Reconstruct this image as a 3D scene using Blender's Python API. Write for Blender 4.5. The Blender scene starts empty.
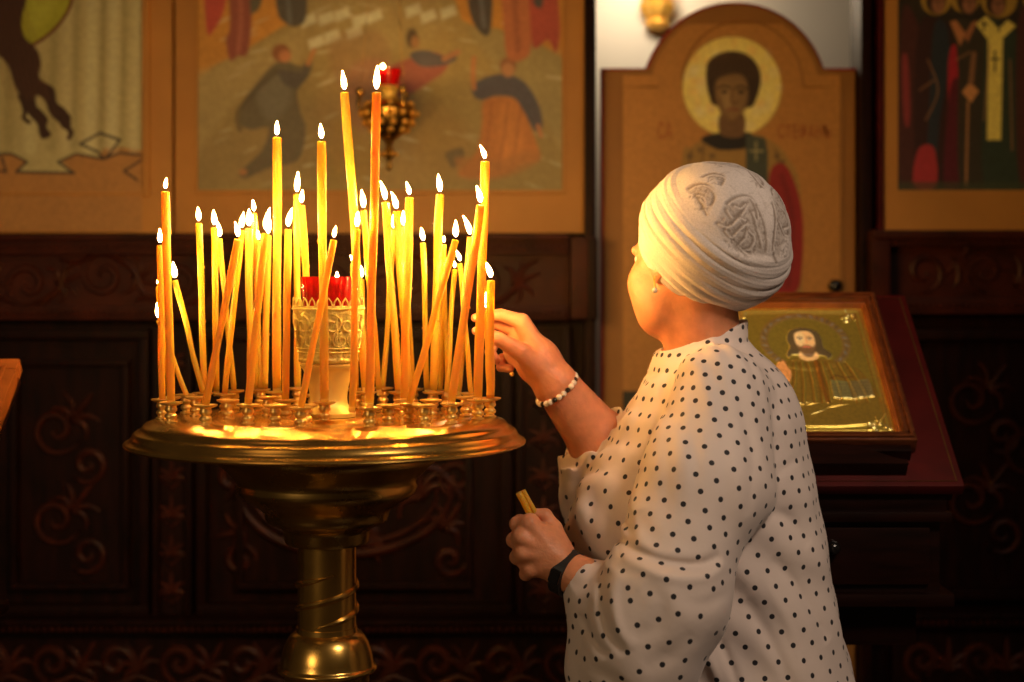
import bpy, bmesh, math, random
import numpy as np
import openvdb
from mathutils import Vector, Matrix, kdtree

random.seed(7)
rng = np.random.default_rng(7)
F = 1600.0
CAMZ = 1.34
HOR = 274.0
SC = bpy.context.scene
COL = SC.collection
PI = math.pi


def P(px, py, d):
    """point of the place seen at photo pixel (px, py) when it stands d metres from the lens"""
    return Vector(((px - 512.0) / F * d, d, CAMZ - (py - HOR) / F * d))


# ---------------------------------------------------------------- objects
WL = {}


def wloc(o):
    return WL.get(o.name, Vector((0, 0, 0)))


def tag(o, label=None, cat=None, group=None, kind=None):
    if label: o['label'] = label
    if cat: o['category'] = cat
    if group: o['group'] = group
    if kind: o['kind'] = kind
    return o


def empty(name, loc, label=None, cat=None, group=None, kind=None):
    o = bpy.data.objects.new(name, None)
    o.empty_display_size = 0.05
    COL.objects.link(o)
    o.location = loc
    WL[o.name] = Vector(loc)
    return tag(o, label, cat, group, kind)


def link_mesh(name, me, parent=None, origin=None):
    """mesh given in world coordinates -> object, local to its parent (or to origin)"""
    o = bpy.data.objects.new(name, me)
    COL.objects.link(o)
    if parent is not None:
        base = wloc(parent)
        me.transform(Matrix.Translation(-base))
        o.parent = parent
        WL[o.name] = base.copy()
    elif origin is not None:
        me.transform(Matrix.Translation(-Vector(origin)))
        o.location = origin
        WL[o.name] = Vector(origin)
    return o


def set_smooth(me, angle=None):
    me.polygons.foreach_set('use_smooth', [True] * len(me.polygons))
    if angle is not None:
        try:
            me.set_sharp_from_angle(angle=angle)
        except Exception:
            pass


def obj(name, bm, mat, parent=None, smooth=True, angle=math.radians(38), origin=None):
    me = bpy.data.meshes.new(name)
    bmesh.ops.recalc_face_normals(bm, faces=bm.faces[:])
    bm.to_mesh(me)
    bm.free()
    for m in (mat if isinstance(mat, (list, tuple)) else [mat]):
        me.materials.append(m)
    if smooth: set_smooth(me, angle)
    return link_mesh(name, me, parent, origin)


def new(): return bmesh.new()


def box(bm, a, b, bev=0.0):
    """axis box between two corners, edges bevelled"""
    lo = [min(a[i], b[i]) for i in range(3)]
    hi = [max(a[i], b[i]) for i in range(3)]
    vs = [bm.verts.new((x, y, z)) for x in (lo[0], hi[0]) for y in (lo[1], hi[1]) for z in (lo[2], hi[2])]
    idx = [(0, 1, 3, 2), (4, 6, 7, 5), (0, 4, 5, 1), (2, 3, 7, 6), (0, 2, 6, 4), (1, 5, 7, 3)]
    fs = [bm.faces.new([vs[i] for i in f]) for f in idx]
    if bev > 0:
        es = list({e for f in fs for e in f.edges})
        bmesh.ops.bevel(bm, geom=es, offset=bev, segments=2, profile=0.7, affect='EDGES')
    return bm


def frame_of(t):
    t = t.normalized()
    up = Vector((0, 0, 1)) if abs(t.z) < 0.95 else Vector((0, 1, 0))
    n = t.cross(up).normalized()
    return n, n.cross(t).normalized()


def tube(bm, pts, rad, seg=10, cap=True, closed=False):
    """swept tube through world points; rad number or list"""
    pts = [Vector(p) for p in pts]
    n = len(pts)
    rads = rad if isinstance(rad, (list, tuple, np.ndarray)) else [rad] * n
    rings = []
    prev = None
    for i in range(n):
        if closed:
            t = pts[(i + 1) % n] - pts[i - 1]
        else:
            t = pts[min(i + 1, n - 1)] - pts[max(i - 1, 0)]
        if t.length < 1e-9: t = Vector((0, 0, 1))
        t.normalize()
        if prev is None:
            a, b = frame_of(t)
        else:
            a = prev - t * prev.dot(t)
            if a.length < 1e-6: a, b = frame_of(t)
            a.normalize()
            b = t.cross(a).normalized()
        prev = a
        rings.append([bm.verts.new(pts[i] + (a * math.cos(2 * PI * k / seg) + b * math.sin(2 * PI * k / seg)) * rads[i]) for k in range(seg)])
    m = n if closed else n - 1
    for i in range(m):
        A, B = rings[i], rings[(i + 1) % n]
        for k in range(seg):
            bm.faces.new((A[k], A[(k + 1) % seg], B[(k + 1) % seg], B[k]))
    if cap and not closed:
        bm.faces.new(rings[0][::-1])
        bm.faces.new(rings[-1])
    return bm


def lathe(bm, prof, c=(0, 0, 0), seg=48, mod=None):
    """prof: (radius, z) list; revolve round vertical axis through c"""
    rings = []
    c = Vector(c)
    for r, z in prof:
        if r < 1e-6:
            rings.append([bm.verts.new(c + Vector((0, 0, z)))])
        else:
            rg = []
            for k in range(seg):
                a = 2 * PI * k / seg
                rr = r if mod is None else mod(r, z, a)
                rg.append(bm.verts.new(c + Vector((rr * math.cos(a), rr * math.sin(a), z))))
            rings.append(rg)
    for A, B in zip(rings[:-1], rings[1:]):
        if len(A) == 1 and len(B) == 1: continue
        if len(A) == 1:
            for k in range(seg): bm.faces.new((A[0], B[k], B[(k + 1) % seg]))
        elif len(B) == 1:
            for k in range(seg): bm.faces.new((A[k], A[(k + 1) % seg], B[0]))
        else:
            for k in range(seg): bm.faces.new((A[k], A[(k + 1) % seg], B[(k + 1) % seg], B[k]))
    return bm


def sphere(bm, c, r, seg=12, ring=8, sc=(1, 1, 1), rot=None):
    M = Matrix.Translation(Vector(c))
    if rot is not None: M = M @ rot.to_4x4()
    M = M @ Matrix.Diagonal((r * sc[0], r * sc[1], r * sc[2], 1))
    bmesh.ops.create_uvsphere(bm, u_segments=seg, v_segments=ring, radius=1.0, matrix=M)
    return bm


def prism(bm, pts, y0, y1, bev=0.0):
    """closed outline of (x, z) points extruded from y0 (front) to y1"""
    A = [bm.verts.new((x, y0, z)) for x, z in pts]
    B = [bm.verts.new((x, y1, z)) for x, z in pts]
    n = len(pts)
    f0 = bm.faces.new(A)
    bm.faces.new(B[::-1])
    for i in range(n):
        bm.faces.new((A[i], B[i], B[(i + 1) % n], A[(i + 1) % n]))
    if bev > 0:
        bmesh.ops.bevel(bm, geom=list(f0.edges), offset=bev, segments=2, profile=0.6, affect='EDGES')
    return bm


def spline(pts, n=8, closed=False):
    """Catmull-Rom through points (any dimension) as list of numpy rows"""
    p = [np.array(q, float) for q in pts]
    m = len(p)
    out = []
    for i in range(m if closed else m - 1):
        if closed:
            a, b, c, d = p[i - 1], p[i], p[(i + 1) % m], p[(i + 2) % m]
        else:
            a, b, c, d = p[max(i - 1, 0)], p[i], p[i + 1], p[min(i + 2, m - 1)]
        for k in range(n):
            t = k / n
            out.append(0.5 * ((2 * b) + (c - a) * t + (2 * a - 5 * b + 4 * c - d) * t * t + (3 * b - a - 3 * c + d) * t ** 3))
    if not closed: out.append(p[-1])
    return out


# ---------------------------------------------------------------- materials
def lin(c):
    c = np.array(c, float) / 255.0
    return np.where(c <= 0.04045, c / 12.92, ((c + 0.055) / 1.055) ** 2.4)


MATS = {}


def node(nt, kind, loc=(0, 0), **kw):
    n = nt.nodes.new(kind)
    n.location = loc
    for k, v in kw.items(): setattr(n, k, v)
    return n


def mat(name, col=(0.5, 0.5, 0.5), rough=0.5, metal=0.0, var=0.0, scale=20.0, bump=0.0, bscale=60.0, stretch=(1, 1, 1), col2=None,
        spec=0.5, coat=0.0, sss=0.0, sssr=(1, 0.4, 0.2), ssss=0.01, trans=0.0, rvar=0.0, sheen=0.0):
    m = bpy.data.materials.new(name)
    m.use_nodes = True
    nt = m.node_tree
    b = nt.nodes['Principled BSDF']
    b.inputs['Roughness'].default_value = rough
    b.inputs['Metallic'].default_value = metal
    b.inputs['Specular IOR Level'].default_value = spec
    b.inputs['Coat Weight'].default_value = coat
    b.inputs['Coat Roughness'].default_value = 0.12
    b.inputs['Subsurface Weight'].default_value = sss
    b.inputs['Subsurface Radius'].default_value = sssr
    b.inputs['Subsurface Scale'].default_value = ssss
    b.inputs['Transmission Weight'].default_value = trans
    b.inputs['Sheen Weight'].default_value = sheen
    tc = node(nt, 'ShaderNodeTexCoord', (-1000, 0))
    mp = node(nt, 'ShaderNodeMapping', (-800, 0))
    mp.inputs['Scale'].default_value = stretch
    nt.links.new(tc.outputs['Object'], mp.inputs['Vector'])
    nz = node(nt, 'ShaderNodeTexNoise', (-600, 0))
    nz.inputs['Scale'].default_value = scale
    nz.inputs['Detail'].default_value = 5
    nt.links.new(mp.outputs[0], nz.inputs['Vector'])
    rp = node(nt, 'ShaderNodeValToRGB', (-400, 0))
    c = np.array(col, float)
    c2 = np.array(col2, float) if col2 is not None else np.clip(c * (1 + var), 0, 1)
    c1 = c if col2 is not None else c * (1 - var)
    rp.color_ramp.elements[0].position = 0.3
    rp.color_ramp.elements[1].position = 0.7
    rp.color_ramp.elements[0].color = (*c1, 1)
    rp.color_ramp.elements[1].color = (*c2, 1)
    nt.links.new(nz.outputs['Fac'], rp.inputs[0])
    nt.links.new(rp.outputs[0], b.inputs['Base Color'])
    if rvar > 0:
        mr = node(nt, 'ShaderNodeMapRange', (-400, -200))
        mr.inputs['To Min'].default_value = max(0.02, rough - rvar)
        mr.inputs['To Max'].default_value = min(1, rough + rvar)
        nt.links.new(nz.outputs['Fac'], mr.inputs['Value'])
        nt.links.new(mr.outputs[0], b.inputs['Roughness'])
    if bump > 0:
        n2 = node(nt, 'ShaderNodeTexNoise', (-600, -300))
        n2.inputs['Scale'].default_value = bscale
        n2.inputs['Detail'].default_value = 4
        nt.links.new(mp.outputs[0], n2.inputs['Vector'])
        bp = node(nt, 'ShaderNodeBump', (-300, -300))
        bp.inputs['Strength'].default_value = bump
        bp.inputs['Distance'].default_value = 0.004
        nt.links.new(n2.outputs['Fac'], bp.inputs['Height'])
        nt.links.new(bp.outputs[0], b.inputs['Normal'])
    MATS[name] = m
    return m


def paint_mat(name, rough=0.5, bump=0.1, metal_attr=False, bscale=90, coat=0.0):
    """colours come from the painted attribute; alpha of it is the gilding"""
    m = bpy.data.materials.new(name)
    m.use_nodes = True
    nt = m.node_tree
    b = nt.nodes['Principled BSDF']
    at = node(nt, 'ShaderNodeAttribute', (-700, 0), attribute_name='paint')
    tc = node(nt, 'ShaderNodeTexCoord', (-900, -300))
    nz = node(nt, 'ShaderNodeTexNoise', (-700, -300))
    nz.inputs['Scale'].default_value = bscale
    nz.inputs['Detail'].default_value = 6
    nt.links.new(tc.outputs['Object'], nz.inputs['Vector'])
    mr = node(nt, 'ShaderNodeMapRange', (-500, -300))
    mr.inputs['To Min'].default_value = 0.72
    mr.inputs['To Max'].default_value = 1.28
    nt.links.new(nz.outputs['Fac'], mr.inputs['Value'])
    mx = node(nt, 'ShaderNodeVectorMath', (-300, 0), operation='SCALE')
    nt.links.new(at.outputs['Color'], mx.inputs[0])
    nt.links.new(mr.outputs[0], mx.inputs['Scale'])
    nt.links.new(mx.outputs[0], b.inputs['Base Color'])
    b.inputs['Roughness'].default_value = rough
    b.inputs['Coat Weight'].default_value = coat
    if metal_attr: nt.links.new(at.outputs['Alpha'], b.inputs['Metallic'])
    bp = node(nt, 'ShaderNodeBump', (-300, -500))
    bp.inputs['Strength'].default_value = bump
    bp.inputs['Distance'].default_value = 0.003
    nt.links.new(nz.outputs['Fac'], bp.inputs['Height'])
    nt.links.new(bp.outputs[0], b.inputs['Normal'])
    MATS[name] = m
    return m


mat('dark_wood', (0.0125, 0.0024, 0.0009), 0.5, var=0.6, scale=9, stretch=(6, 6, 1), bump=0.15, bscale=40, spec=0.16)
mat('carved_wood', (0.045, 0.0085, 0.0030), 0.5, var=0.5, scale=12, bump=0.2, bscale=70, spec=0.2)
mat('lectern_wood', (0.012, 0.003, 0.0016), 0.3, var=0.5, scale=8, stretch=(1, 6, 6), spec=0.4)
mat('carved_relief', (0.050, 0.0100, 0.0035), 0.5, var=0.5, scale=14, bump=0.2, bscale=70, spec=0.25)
mat('holder_brass', (0.95, 0.62, 0.18), 0.3, 0.8, var=0.1, scale=30)
mat('lamp_gilt', (1.0, 0.50, 0.09), 0.4, 0.6, var=0.2, scale=80, bump=0.3, bscale=120)
mat('red_lacquer', (0.072, 0.004, 0.003), 0.42, var=0.25, scale=14, bump=0.05, bscale=60, spec=0.4)
mat('red_edge', (0.30, 0.014, 0.006), 0.5, var=0.2, scale=10)
mat('frame_wood', (0.12, 0.034, 0.010), 0.3, var=0.45, scale=25, stretch=(1, 5, 5), bump=0.1, bscale=60, spec=0.5)
mat('frame_light', (0.27, 0.085, 0.02), 0.3, var=0.3, scale=25, bump=0.1)
mat('brass', (0.72, 0.43, 0.10), 0.25, 0.95, var=0.12, scale=14, rvar=0.07, bump=0.02, bscale=30)
mat('brass_dark', (0.50, 0.32, 0.09), 0.28, 0.97, var=0.25, scale=11, rvar=0.06)
mat('gold_cast', (1.0, 0.70, 0.18), 0.42, 0.45, var=0.25, scale=120, bump=0.6, bscale=260)
mat('gold_smooth', (1.0, 0.70, 0.18), 0.5, 0.45, var=0.1, scale=20)
mat('thin_gold', (0.14, 0.06, 0.014), 0.5, 0.5, var=0.2, scale=30)
mat('plaster', (0.78, 0.72, 0.62), 0.85, var=0.03, scale=3, bump=0.05)
mat('floor_stone', (0.10, 0.055, 0.03), 0.35, var=0.2, scale=5)
mat('door_ochre', (0.33, 0.155, 0.034), 0.55, var=0.1, scale=5, bump=0.06, bscale=50)
mat('board_ochre', (0.50, 0.25, 0.06), 0.55, var=0.1, scale=5, bump=0.06, bscale=50)
mat('skin', (0.66, 0.27, 0.135), 0.45, var=0.12, scale=45, bump=0.25, bscale=170, sss=0.25, sssr=(1, 0.3, 0.15), ssss=0.006, spec=0.4)
mat('hair', (0.20, 0.17, 0.14), 0.6, var=0.3, scale=60)
mat('skirt_cloth', (0.02, 0.02, 0.024), 0.8, var=0.2, scale=40)
mat('shoe_leather', (0.015, 0.012, 0.01), 0.4, var=0.2)
mat('pearl', (0.85, 0.76, 0.62), 0.2, var=0.05, coat=0.6)
mat('black_bead', (0.01, 0.009, 0.009), 0.15, var=0.1, coat=0.5)
mat('black_strap', (0.012, 0.012, 0.013), 0.5, var=0.2, scale=80)
mat('grey_metal', (0.25, 0.24, 0.22), 0.35, 0.8, var=0.1)
mat('lip_red', (0.45, 0.12, 0.09), 0.4, var=0.1)
mat('eye_white', (0.8, 0.76, 0.7), 0.15, var=0.02)
mat('eye_iris', (0.08, 0.06, 0.04), 0.15, var=0.1)
mat('wick_black', (0.01, 0.008, 0.006), 0.9, var=0.1)
paint_mat('icon_paint', 0.55, 0.06)
paint_mat('icon_metal', 0.33, 0.12, metal_attr=True, bscale=160)


def glass_red():
    m = mat('red_glass', (0.75, 0.012, 0.012), 0.12, var=0.15, scale=60, bump=0.3, bscale=120, trans=0.55, coat=0.5)
    return m


glass_red()


def wax_mat():
    m = bpy.data.materials.new('beeswax')
    m.use_nodes = True
    nt = m.node_tree
    b = nt.nodes['Principled BSDF']
    tc = node(nt, 'ShaderNodeTexCoord', (-900, 0))
    nz = node(nt, 'ShaderNodeTexNoise', (-700, 0))
    nz.inputs['Scale'].default_value = 30
    nt.links.new(tc.outputs['Object'], nz.inputs['Vector'])
    rp = node(nt, 'ShaderNodeValToRGB', (-500, 0))
    rp.color_ramp.elements[0].color = (0.94, 0.42, 0.05, 1)
    rp.color_ramp.elements[1].color = (0.97, 0.48, 0.065, 1)
    nt.links.new(nz.outputs['Fac'], rp.inputs[0])
    nt.links.new(rp.outputs[0], b.inputs['Base Color'])
    b.inputs['Roughness'].default_value = 0.42
    b.inputs['Subsurface Weight'].default_value = 1.0
    b.inputs['Subsurface Radius'].default_value = (1.0, 0.58, 0.12)
    b.inputs['Subsurface Scale'].default_value = 0.038
    tr = node(nt, 'ShaderNodeBsdfTranslucent', (-200, -300))
    nt.links.new(rp.outputs[0], tr.inputs['Color'])
    ms = node(nt, 'ShaderNodeMixShader', (100, 0))
    ms.inputs[0].default_value = 0.38
    nt.links.new(b.outputs[0], ms.inputs[1])
    nt.links.new(tr.outputs[0], ms.inputs[2])
    nt.links.new(ms.outputs[0], nt.nodes['Material Output'].inputs[0])
    MATS['beeswax'] = m


wax_mat()


def flame_mat(name='flame', strength=820.0):
    """a flame gives light and lets light through"""
    m = bpy.data.materials.new(name)
    m.use_nodes = True
    nt = m.node_tree
    nt.nodes.remove(nt.nodes['Principled BSDF'])
    tc = node(nt, 'ShaderNodeTexCoord', (-900, 0))
    sp = node(nt, 'ShaderNodeSeparateXYZ', (-700, 0))
    nt.links.new(tc.outputs['Generated'], sp.inputs[0])
    rp = node(nt, 'ShaderNodeValToRGB', (-500, 0))
    e = rp.color_ramp.elements
    e[0].position = 0.0
    e[0].color = (0.10, 0.11, 0.30, 1)
    e[1].position = 0.16
    e[1].color = (1.0, 0.50, 0.12, 1)
    nt.links.new(sp.outputs['Z'], rp.inputs[0])
    r2 = node(nt, 'ShaderNodeValToRGB', (-500, -250))
    r2.color_ramp.elements[0].position = 0.02
    r2.color_ramp.elements[0].color = (0.004, 0.004, 0.004, 1)
    r2.color_ramp.elements[1].position = 0.25
    r2.color_ramp.elements[1].color = (1, 1, 1, 1)
    nt.links.new(sp.outputs['Z'], r2.inputs[0])
    mu = node(nt, 'ShaderNodeMath', (-200, -250), operation='MULTIPLY')
    lw = node(nt, 'ShaderNodeLayerWeight', (-700, -500))
    lw.inputs['Blend'].default_value = 0.5
    fa = node(nt, 'ShaderNodeMapRange', (-450, -500))      # the thin rim of a flame gives less light than its heart
    fa.inputs['From Min'].default_value = 0.0
    fa.inputs['From Max'].default_value = 1.0
    fa.inputs['To Min'].default_value = 1.0
    fa.inputs['To Max'].default_value = 0.0
    pw = node(nt, 'ShaderNodeMath', (-330, -500), operation='POWER')
    pw.inputs[1].default_value = 4.0
    m3 = node(nt, 'ShaderNodeMath', (-260, -500), operation='MULTIPLY_ADD')
    m3.inputs[1].default_value = strength
    m3.inputs[2].default_value = 0.25
    nt.links.new(lw.outputs['Facing'], fa.inputs['Value'])
    nt.links.new(fa.outputs[0], pw.inputs[0])
    nt.links.new(pw.outputs[0], m3.inputs[0])
    nt.links.new(m3.outputs[0], mu.inputs[1])
    nt.links.new(r2.outputs[0], mu.inputs[0])
    em = node(nt, 'ShaderNodeEmission', (0, 0))
    nt.links.new(rp.outputs[0], em.inputs['Color'])
    nt.links.new(mu.outputs[0], em.inputs['Strength'])
    tr = node(nt, 'ShaderNodeBsdfTransparent', (0, -150))
    ad = node(nt, 'ShaderNodeAddShader', (200, 0))
    nt.links.new(em.outputs[0], ad.inputs[0])
    nt.links.new(tr.outputs[0], ad.inputs[1])
    nt.links.new(ad.outputs[0], nt.nodes['Material Output'].inputs[0])
    MATS[name] = m


flame_mat()


# ---------------------------------------------------------------- painting on a real panel
class Canvas:
    """a fine grid of colours (photo pixels or any 2-D unit), painted with polygons and strokes"""

    def __init__(s, x0, y0, x1, y1, step, bg, light=(1, 1, 1)):
        s.nx = int(round((x1 - x0) / step)) + 1
        s.ny = int(round((y1 - y0) / step)) + 1
        s.xs = np.linspace(x0, x1, s.nx)
        s.ys = np.linspace(y0, y1, s.ny)
        s.X, s.Y = np.meshgrid(s.xs, s.ys)
        s.light = np.array(light, float)
        s.c = np.zeros((s.ny, s.nx, 3)) + s.col(bg)
        s.m = np.zeros((s.ny, s.nx))
        s.h = np.zeros((s.ny, s.nx))
        s.T = None
        s.mask = None

    def col(s, c): return np.clip(lin(c) / s.light, 0, 0.95)

    def _put(s, sl, a, c, metal, hgt):
        a3 = a[..., None]
        if c is not None: s.c[sl] = s.c[sl] * (1 - a3) + s.col(c) * a3
        if metal is not None: s.m[sl] = s.m[sl] * (1 - a) + metal * a
        if hgt: s.h[sl] += hgt * a

    def _win(s, p, pad):
        lo, hi = p.min(0) - pad, p.max(0) + pad
        i0, i1 = np.searchsorted(s.xs, [lo[0], hi[0]])
        j0, j1 = np.searchsorted(s.ys, [lo[1], hi[1]])
        return (slice(j0, j1), slice(i0, i1))

    def _t(s, p):
        if s.T is None: return p
        ox, oy, k = s.T
        return np.array([ox, oy]) + (p - np.array([ox, oy])) * k

    def poly(s, pts, c, soft=1.0, a=1.0, sm=True, metal=None, hgt=0.0):
        p = s._t(np.array(spline(pts, 5, True) if sm else pts, float))
        sl = s._win(p, soft)
        X, Y = s.X[sl], s.Y[sl]
        if X.size == 0: return
        ins = np.zeros(X.shape, bool)
        dist = np.full(X.shape, 1e9)
        n = len(p)
        for i in range(n):
            (xa, ya), (xb, yb) = p[i], p[(i + 1) % n]
            if ya != yb:
                cr = ((ya > Y) != (yb > Y)) & (X < (xb - xa) * (Y - ya) / (yb - ya) + xa)
                ins ^= cr
            dx, dy = xb - xa, yb - ya
            t = np.clip(((X - xa) * dx + (Y - ya) * dy) / (dx * dx + dy * dy + 1e-12), 0, 1)
            dist = np.minimum(dist, (X - xa - t * dx) ** 2 + (Y - ya - t * dy) ** 2)
        sd = np.sqrt(dist) * np.where(ins, 1, -1)
        s._put(sl, np.clip(0.5 + sd / soft, 0, 1) * a, c, metal, hgt)

    def stroke(s, pts, w, c, soft=1.0, a=1.0, sm=True, metal=None, hgt=0.0, taper=False):
        p = s._t(np.array(spline(pts, 6) if sm and len(pts) > 2 else pts, float))
        if s.T: w = w * s.T[2]
        sl = s._win(p, w + soft)
        X, Y = s.X[sl], s.Y[sl]
        if X.size == 0: return
        best = np.full(X.shape, -1e9)
        n = len(p)
        for i in range(n - 1):
            (xa, ya), (xb, yb) = p[i], p[i + 1]
            dx, dy = xb - xa, yb - ya
            t = np.clip(((X - xa) * dx + (Y - ya) * dy) / (dx * dx + dy * dy + 1e-12), 0, 1)
            ww = w * 0.5
            if taper:
                ww = w * 0.5 * (1 - 0.85 * np.abs((i + t) / (n - 1) * 2 - 1))
            best = np.maximum(best, ww - np.sqrt((X - xa - t * dx) ** 2 + (Y - ya - t * dy) ** 2))
        s._put(sl, np.clip(0.5 + best / soft, 0, 1) * a, c, metal, hgt)

    def ell(s, cx, cy, rx, ry, c, soft=1.0, a=1.0, metal=None, hgt=0.0, rot=0.0):
        if s.T:
            cx, cy = s._t(np.array([[cx, cy]], float))[0]
            rx, ry = rx * s.T[2], ry * s.T[2]
        R = max(rx, ry) + soft
        sl = s._win(np.array([[cx - R, cy - R], [cx + R, cy + R]]), 0)
        x, y = s.X[sl] - cx, s.Y[sl] - cy
        if x.size == 0: return
        cr, sr = math.cos(rot), math.sin(rot)
        u, v = (x * cr + y * sr) / rx, (-x * sr + y * cr) / ry
        sd = (1 - np.sqrt(u * u + v * v)) * min(rx, ry)
        s._put(sl, np.clip(0.5 + sd / soft, 0, 1) * a, c, metal, hgt)

    def noise(s, amp, sx, sy, octaves=3, seed=1):
        r = np.random.default_rng(seed)
        f = np.zeros_like(s.X)
        for o in range(octaves):
            k = 2.0 ** o
            for _ in range(4):
                th = r.uniform(0, 2 * PI)
                f += np.sin(s.X * k / sx * math.cos(th) + s.Y * k / sy * math.sin(th) + r.uniform(0, 7)) / k
        s.c *= np.clip(1 + amp * f[..., None] / 4, 0.2, 2)

    def build(s, name, m, to3d, parent, nrm=None):
        """to3d(X, Y, h) -> three arrays"""
        x, y, z = to3d(s.X, s.Y, s.h)
        co = np.stack([x, y, z], -1).reshape(-1, 3)
        idx = np.arange(s.nx * s.ny).reshape(s.ny, s.nx)
        q = np.stack([idx[:-1, :-1], idx[1:, :-1], idx[1:, 1:], idx[:-1, 1:]], -1).reshape(-1, 4)
        if s.mask is not None:
            q = q[s.mask.ravel()[q].all(1)]
        me = mesh_np(name, co, q)
        at = me.attributes.new('paint', 'FLOAT_COLOR', 'POINT')
        at.data.foreach_set('color', np.concatenate([s.c.reshape(-1, 3), s.m.reshape(-1, 1)], 1).astype(np.float32).ravel())
        me.materials.append(m)
        set_smooth(me)
        return link_mesh(name, me, parent)


def mesh_np(name, co, quads, tris=None):
    me = bpy.data.meshes.new(name)
    nq = len(quads)
    nt_ = 0 if tris is None else len(tris)
    me.vertices.add(len(co))
    me.vertices.foreach_set('co', np.asarray(co, np.float32).ravel())
    loops = np.asarray(quads, np.int32).ravel()
    if nt_: loops = np.concatenate([loops, np.asarray(tris, np.int32).ravel()])
    me.loops.add(len(loops))
    me.loops.foreach_set('vertex_index', loops)
    me.polygons.add(nq + nt_)
    st = np.concatenate([np.arange(nq) * 4, nq * 4 + np.arange(nt_) * 3]).astype(np.int32)
    me.polygons.foreach_set('loop_start', st)
    me.update(calc_edges=True)
    me.validate()
    return me


# ---------------------------------------------------------------- smooth solid bodies (distance fields)
class Solid:
    def __init__(s, lo, hi, h):
        s.lo = np.array(lo, float)
        s.h = h
        s.n = np.ceil((np.array(hi) - s.lo) / h).astype(int) + 1
        s.D = np.full(tuple(s.n), 0.06, np.float32)
        s.ax = [s.lo[i] + h * np.arange(s.n[i]) for i in range(3)]

    def win(s, lo, hi):
        sl = []
        for i in range(3):
            a = max(0, int((lo[i] - s.lo[i]) / s.h) - 1)
            b = min(int(s.n[i]), int((hi[i] - s.lo[i]) / s.h) + 3)
            if b <= a: return None
            sl.append(slice(a, b))
        return tuple(sl)

    def xyz(s, sl):
        return (s.ax[0][sl[0]][:, None, None], s.ax[1][sl[1]][None, :, None], s.ax[2][sl[2]][None, None, :])

    def blend(s, sl, d, k, op='u'):
        D = s.D[sl]
        if op == 'u':
            if k > 0:
                h = np.clip(k - np.abs(D - d), 0, None) / k
                s.D[sl] = np.minimum(D, d) - h * h * k * 0.25
            else:
                s.D[sl] = np.minimum(D, d)
        else:
            d = -d
            if k > 0:
                h = np.clip(k - np.abs(D - d), 0, None) / k
                s.D[sl] = np.maximum(D, d) + h * h * k * 0.25
            else:
                s.D[sl] = np.maximum(D, d)

    def capsule(s, a, b, ra, rb=None, k=0.01, op='u'):
        rb = ra if rb is None else rb
        a, b = np.array(a, float), np.array(b, float)
        pad = max(ra, rb) + k + 0.012
        sl = s.win(np.minimum(a, b) - pad, np.maximum(a, b) + pad)
        if sl is None: return
        s.blend(sl, sd_capsule(s.xyz(sl), a, b, ra, rb), k, op)

    def ellipsoid(s, c, r, R=None, k=0.01, op='u'):
        c, r = np.array(c, float), np.array(r, float)
        pad = r.max() + k + 0.012
        sl = s.win(c - pad, c + pad)
        if sl is None: return
        s.blend(sl, sd_ellipsoid(s.xyz(sl), c, r, R), k, op)

    def mesh(s):
        g = openvdb.FloatGrid(0.06)
        g.copyFromArray(s.D)
        g.transform = openvdb.createLinearTransform(s.h)
        co, q = g.convertToQuads(0.0)
        return co + s.lo, q[:, ::-1]


def sd_capsule(xyz, a, b, ra, rb):
    x, y, z = (xyz[i] - a[i] for i in range(3))
    d = b - a
    L2 = float(d @ d) + 1e-12
    t = np.clip((x * d[0] + y * d[1] + z * d[2]) / L2, 0, 1)
    return np.sqrt((x - t * d[0]) ** 2 + (y - t * d[1]) ** 2 + (z - t * d[2]) ** 2) - (ra + (rb - ra) * t)


def sd_ellipsoid(xyz, c, r, R=None):
    """R: rows are the local axes in world coordinates"""
    x, y, z = (xyz[i] - c[i] for i in range(3))
    if R is not None:
        x, y, z = (R[i][0] * x + R[i][1] * y + R[i][2] * z for i in range(3))
    k0 = np.sqrt((x / r[0]) ** 2 + (y / r[1]) ** 2 + (z / r[2]) ** 2)
    k1 = np.sqrt((x / r[0] ** 2) ** 2 + (y / r[1] ** 2) ** 2 + (z / r[2] ** 2) ** 2) + 1e-9
    return k0 * (k0 - 1) / k1
# ================================================================ the setting
WD = 4.30            # painted faces of the icon screen stand this far off


def wx(px, d=WD): return (px - 512.0) / F * d
def wz(py, d=WD): return CAMZ - (py - HOR) / F * d


def pbox(bm, x0, y0, x1, y1, d0, d1, bev=0.0):
    """box whose front face shows at photo rectangle x0..x1, y0..y1 and stands at d0; back at d1"""
    return box(bm, (wx(x0, d0), d0, wz(y1, d0)), (wx(x1, d0), d1, wz(y0, d0)), bev)


fl = obj('floor', box(new(), (-3.2, -2.5, -0.1), (3.2, 6.2, 0.0)), MATS['floor_stone'], smooth=False)
tag(fl, 'dark stone floor of the church nave', 'floor', kind='structure')
rw = obj('wall_rear', box(new(), (-3.2, 5.6, 0), (3.2, 5.72, 3.4)), MATS['plaster'], smooth=False)
tag(rw, 'white plaster wall seen over the arched door', 'wall', kind='structure')

# dark carved icon screen: one built structure with its carved parts
bm = new()
box(bm, (-3.1, 4.36, 0), (wx(590, 4.36), 4.46, 2.9))
box(bm, (wx(864, 4.36), 4.36, 0), (3.1, 4.46, 2.9))
box(bm, (wx(590, 4.36), 4.36, 2.45), (wx(864, 4.36), 4.46, 2.9))
wall = obj('wall_back', bm, MATS['dark_wood'], smooth=False)
tag(wall, 'dark carved wooden icon screen filling the back of the church', 'wall', kind='structure')

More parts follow.
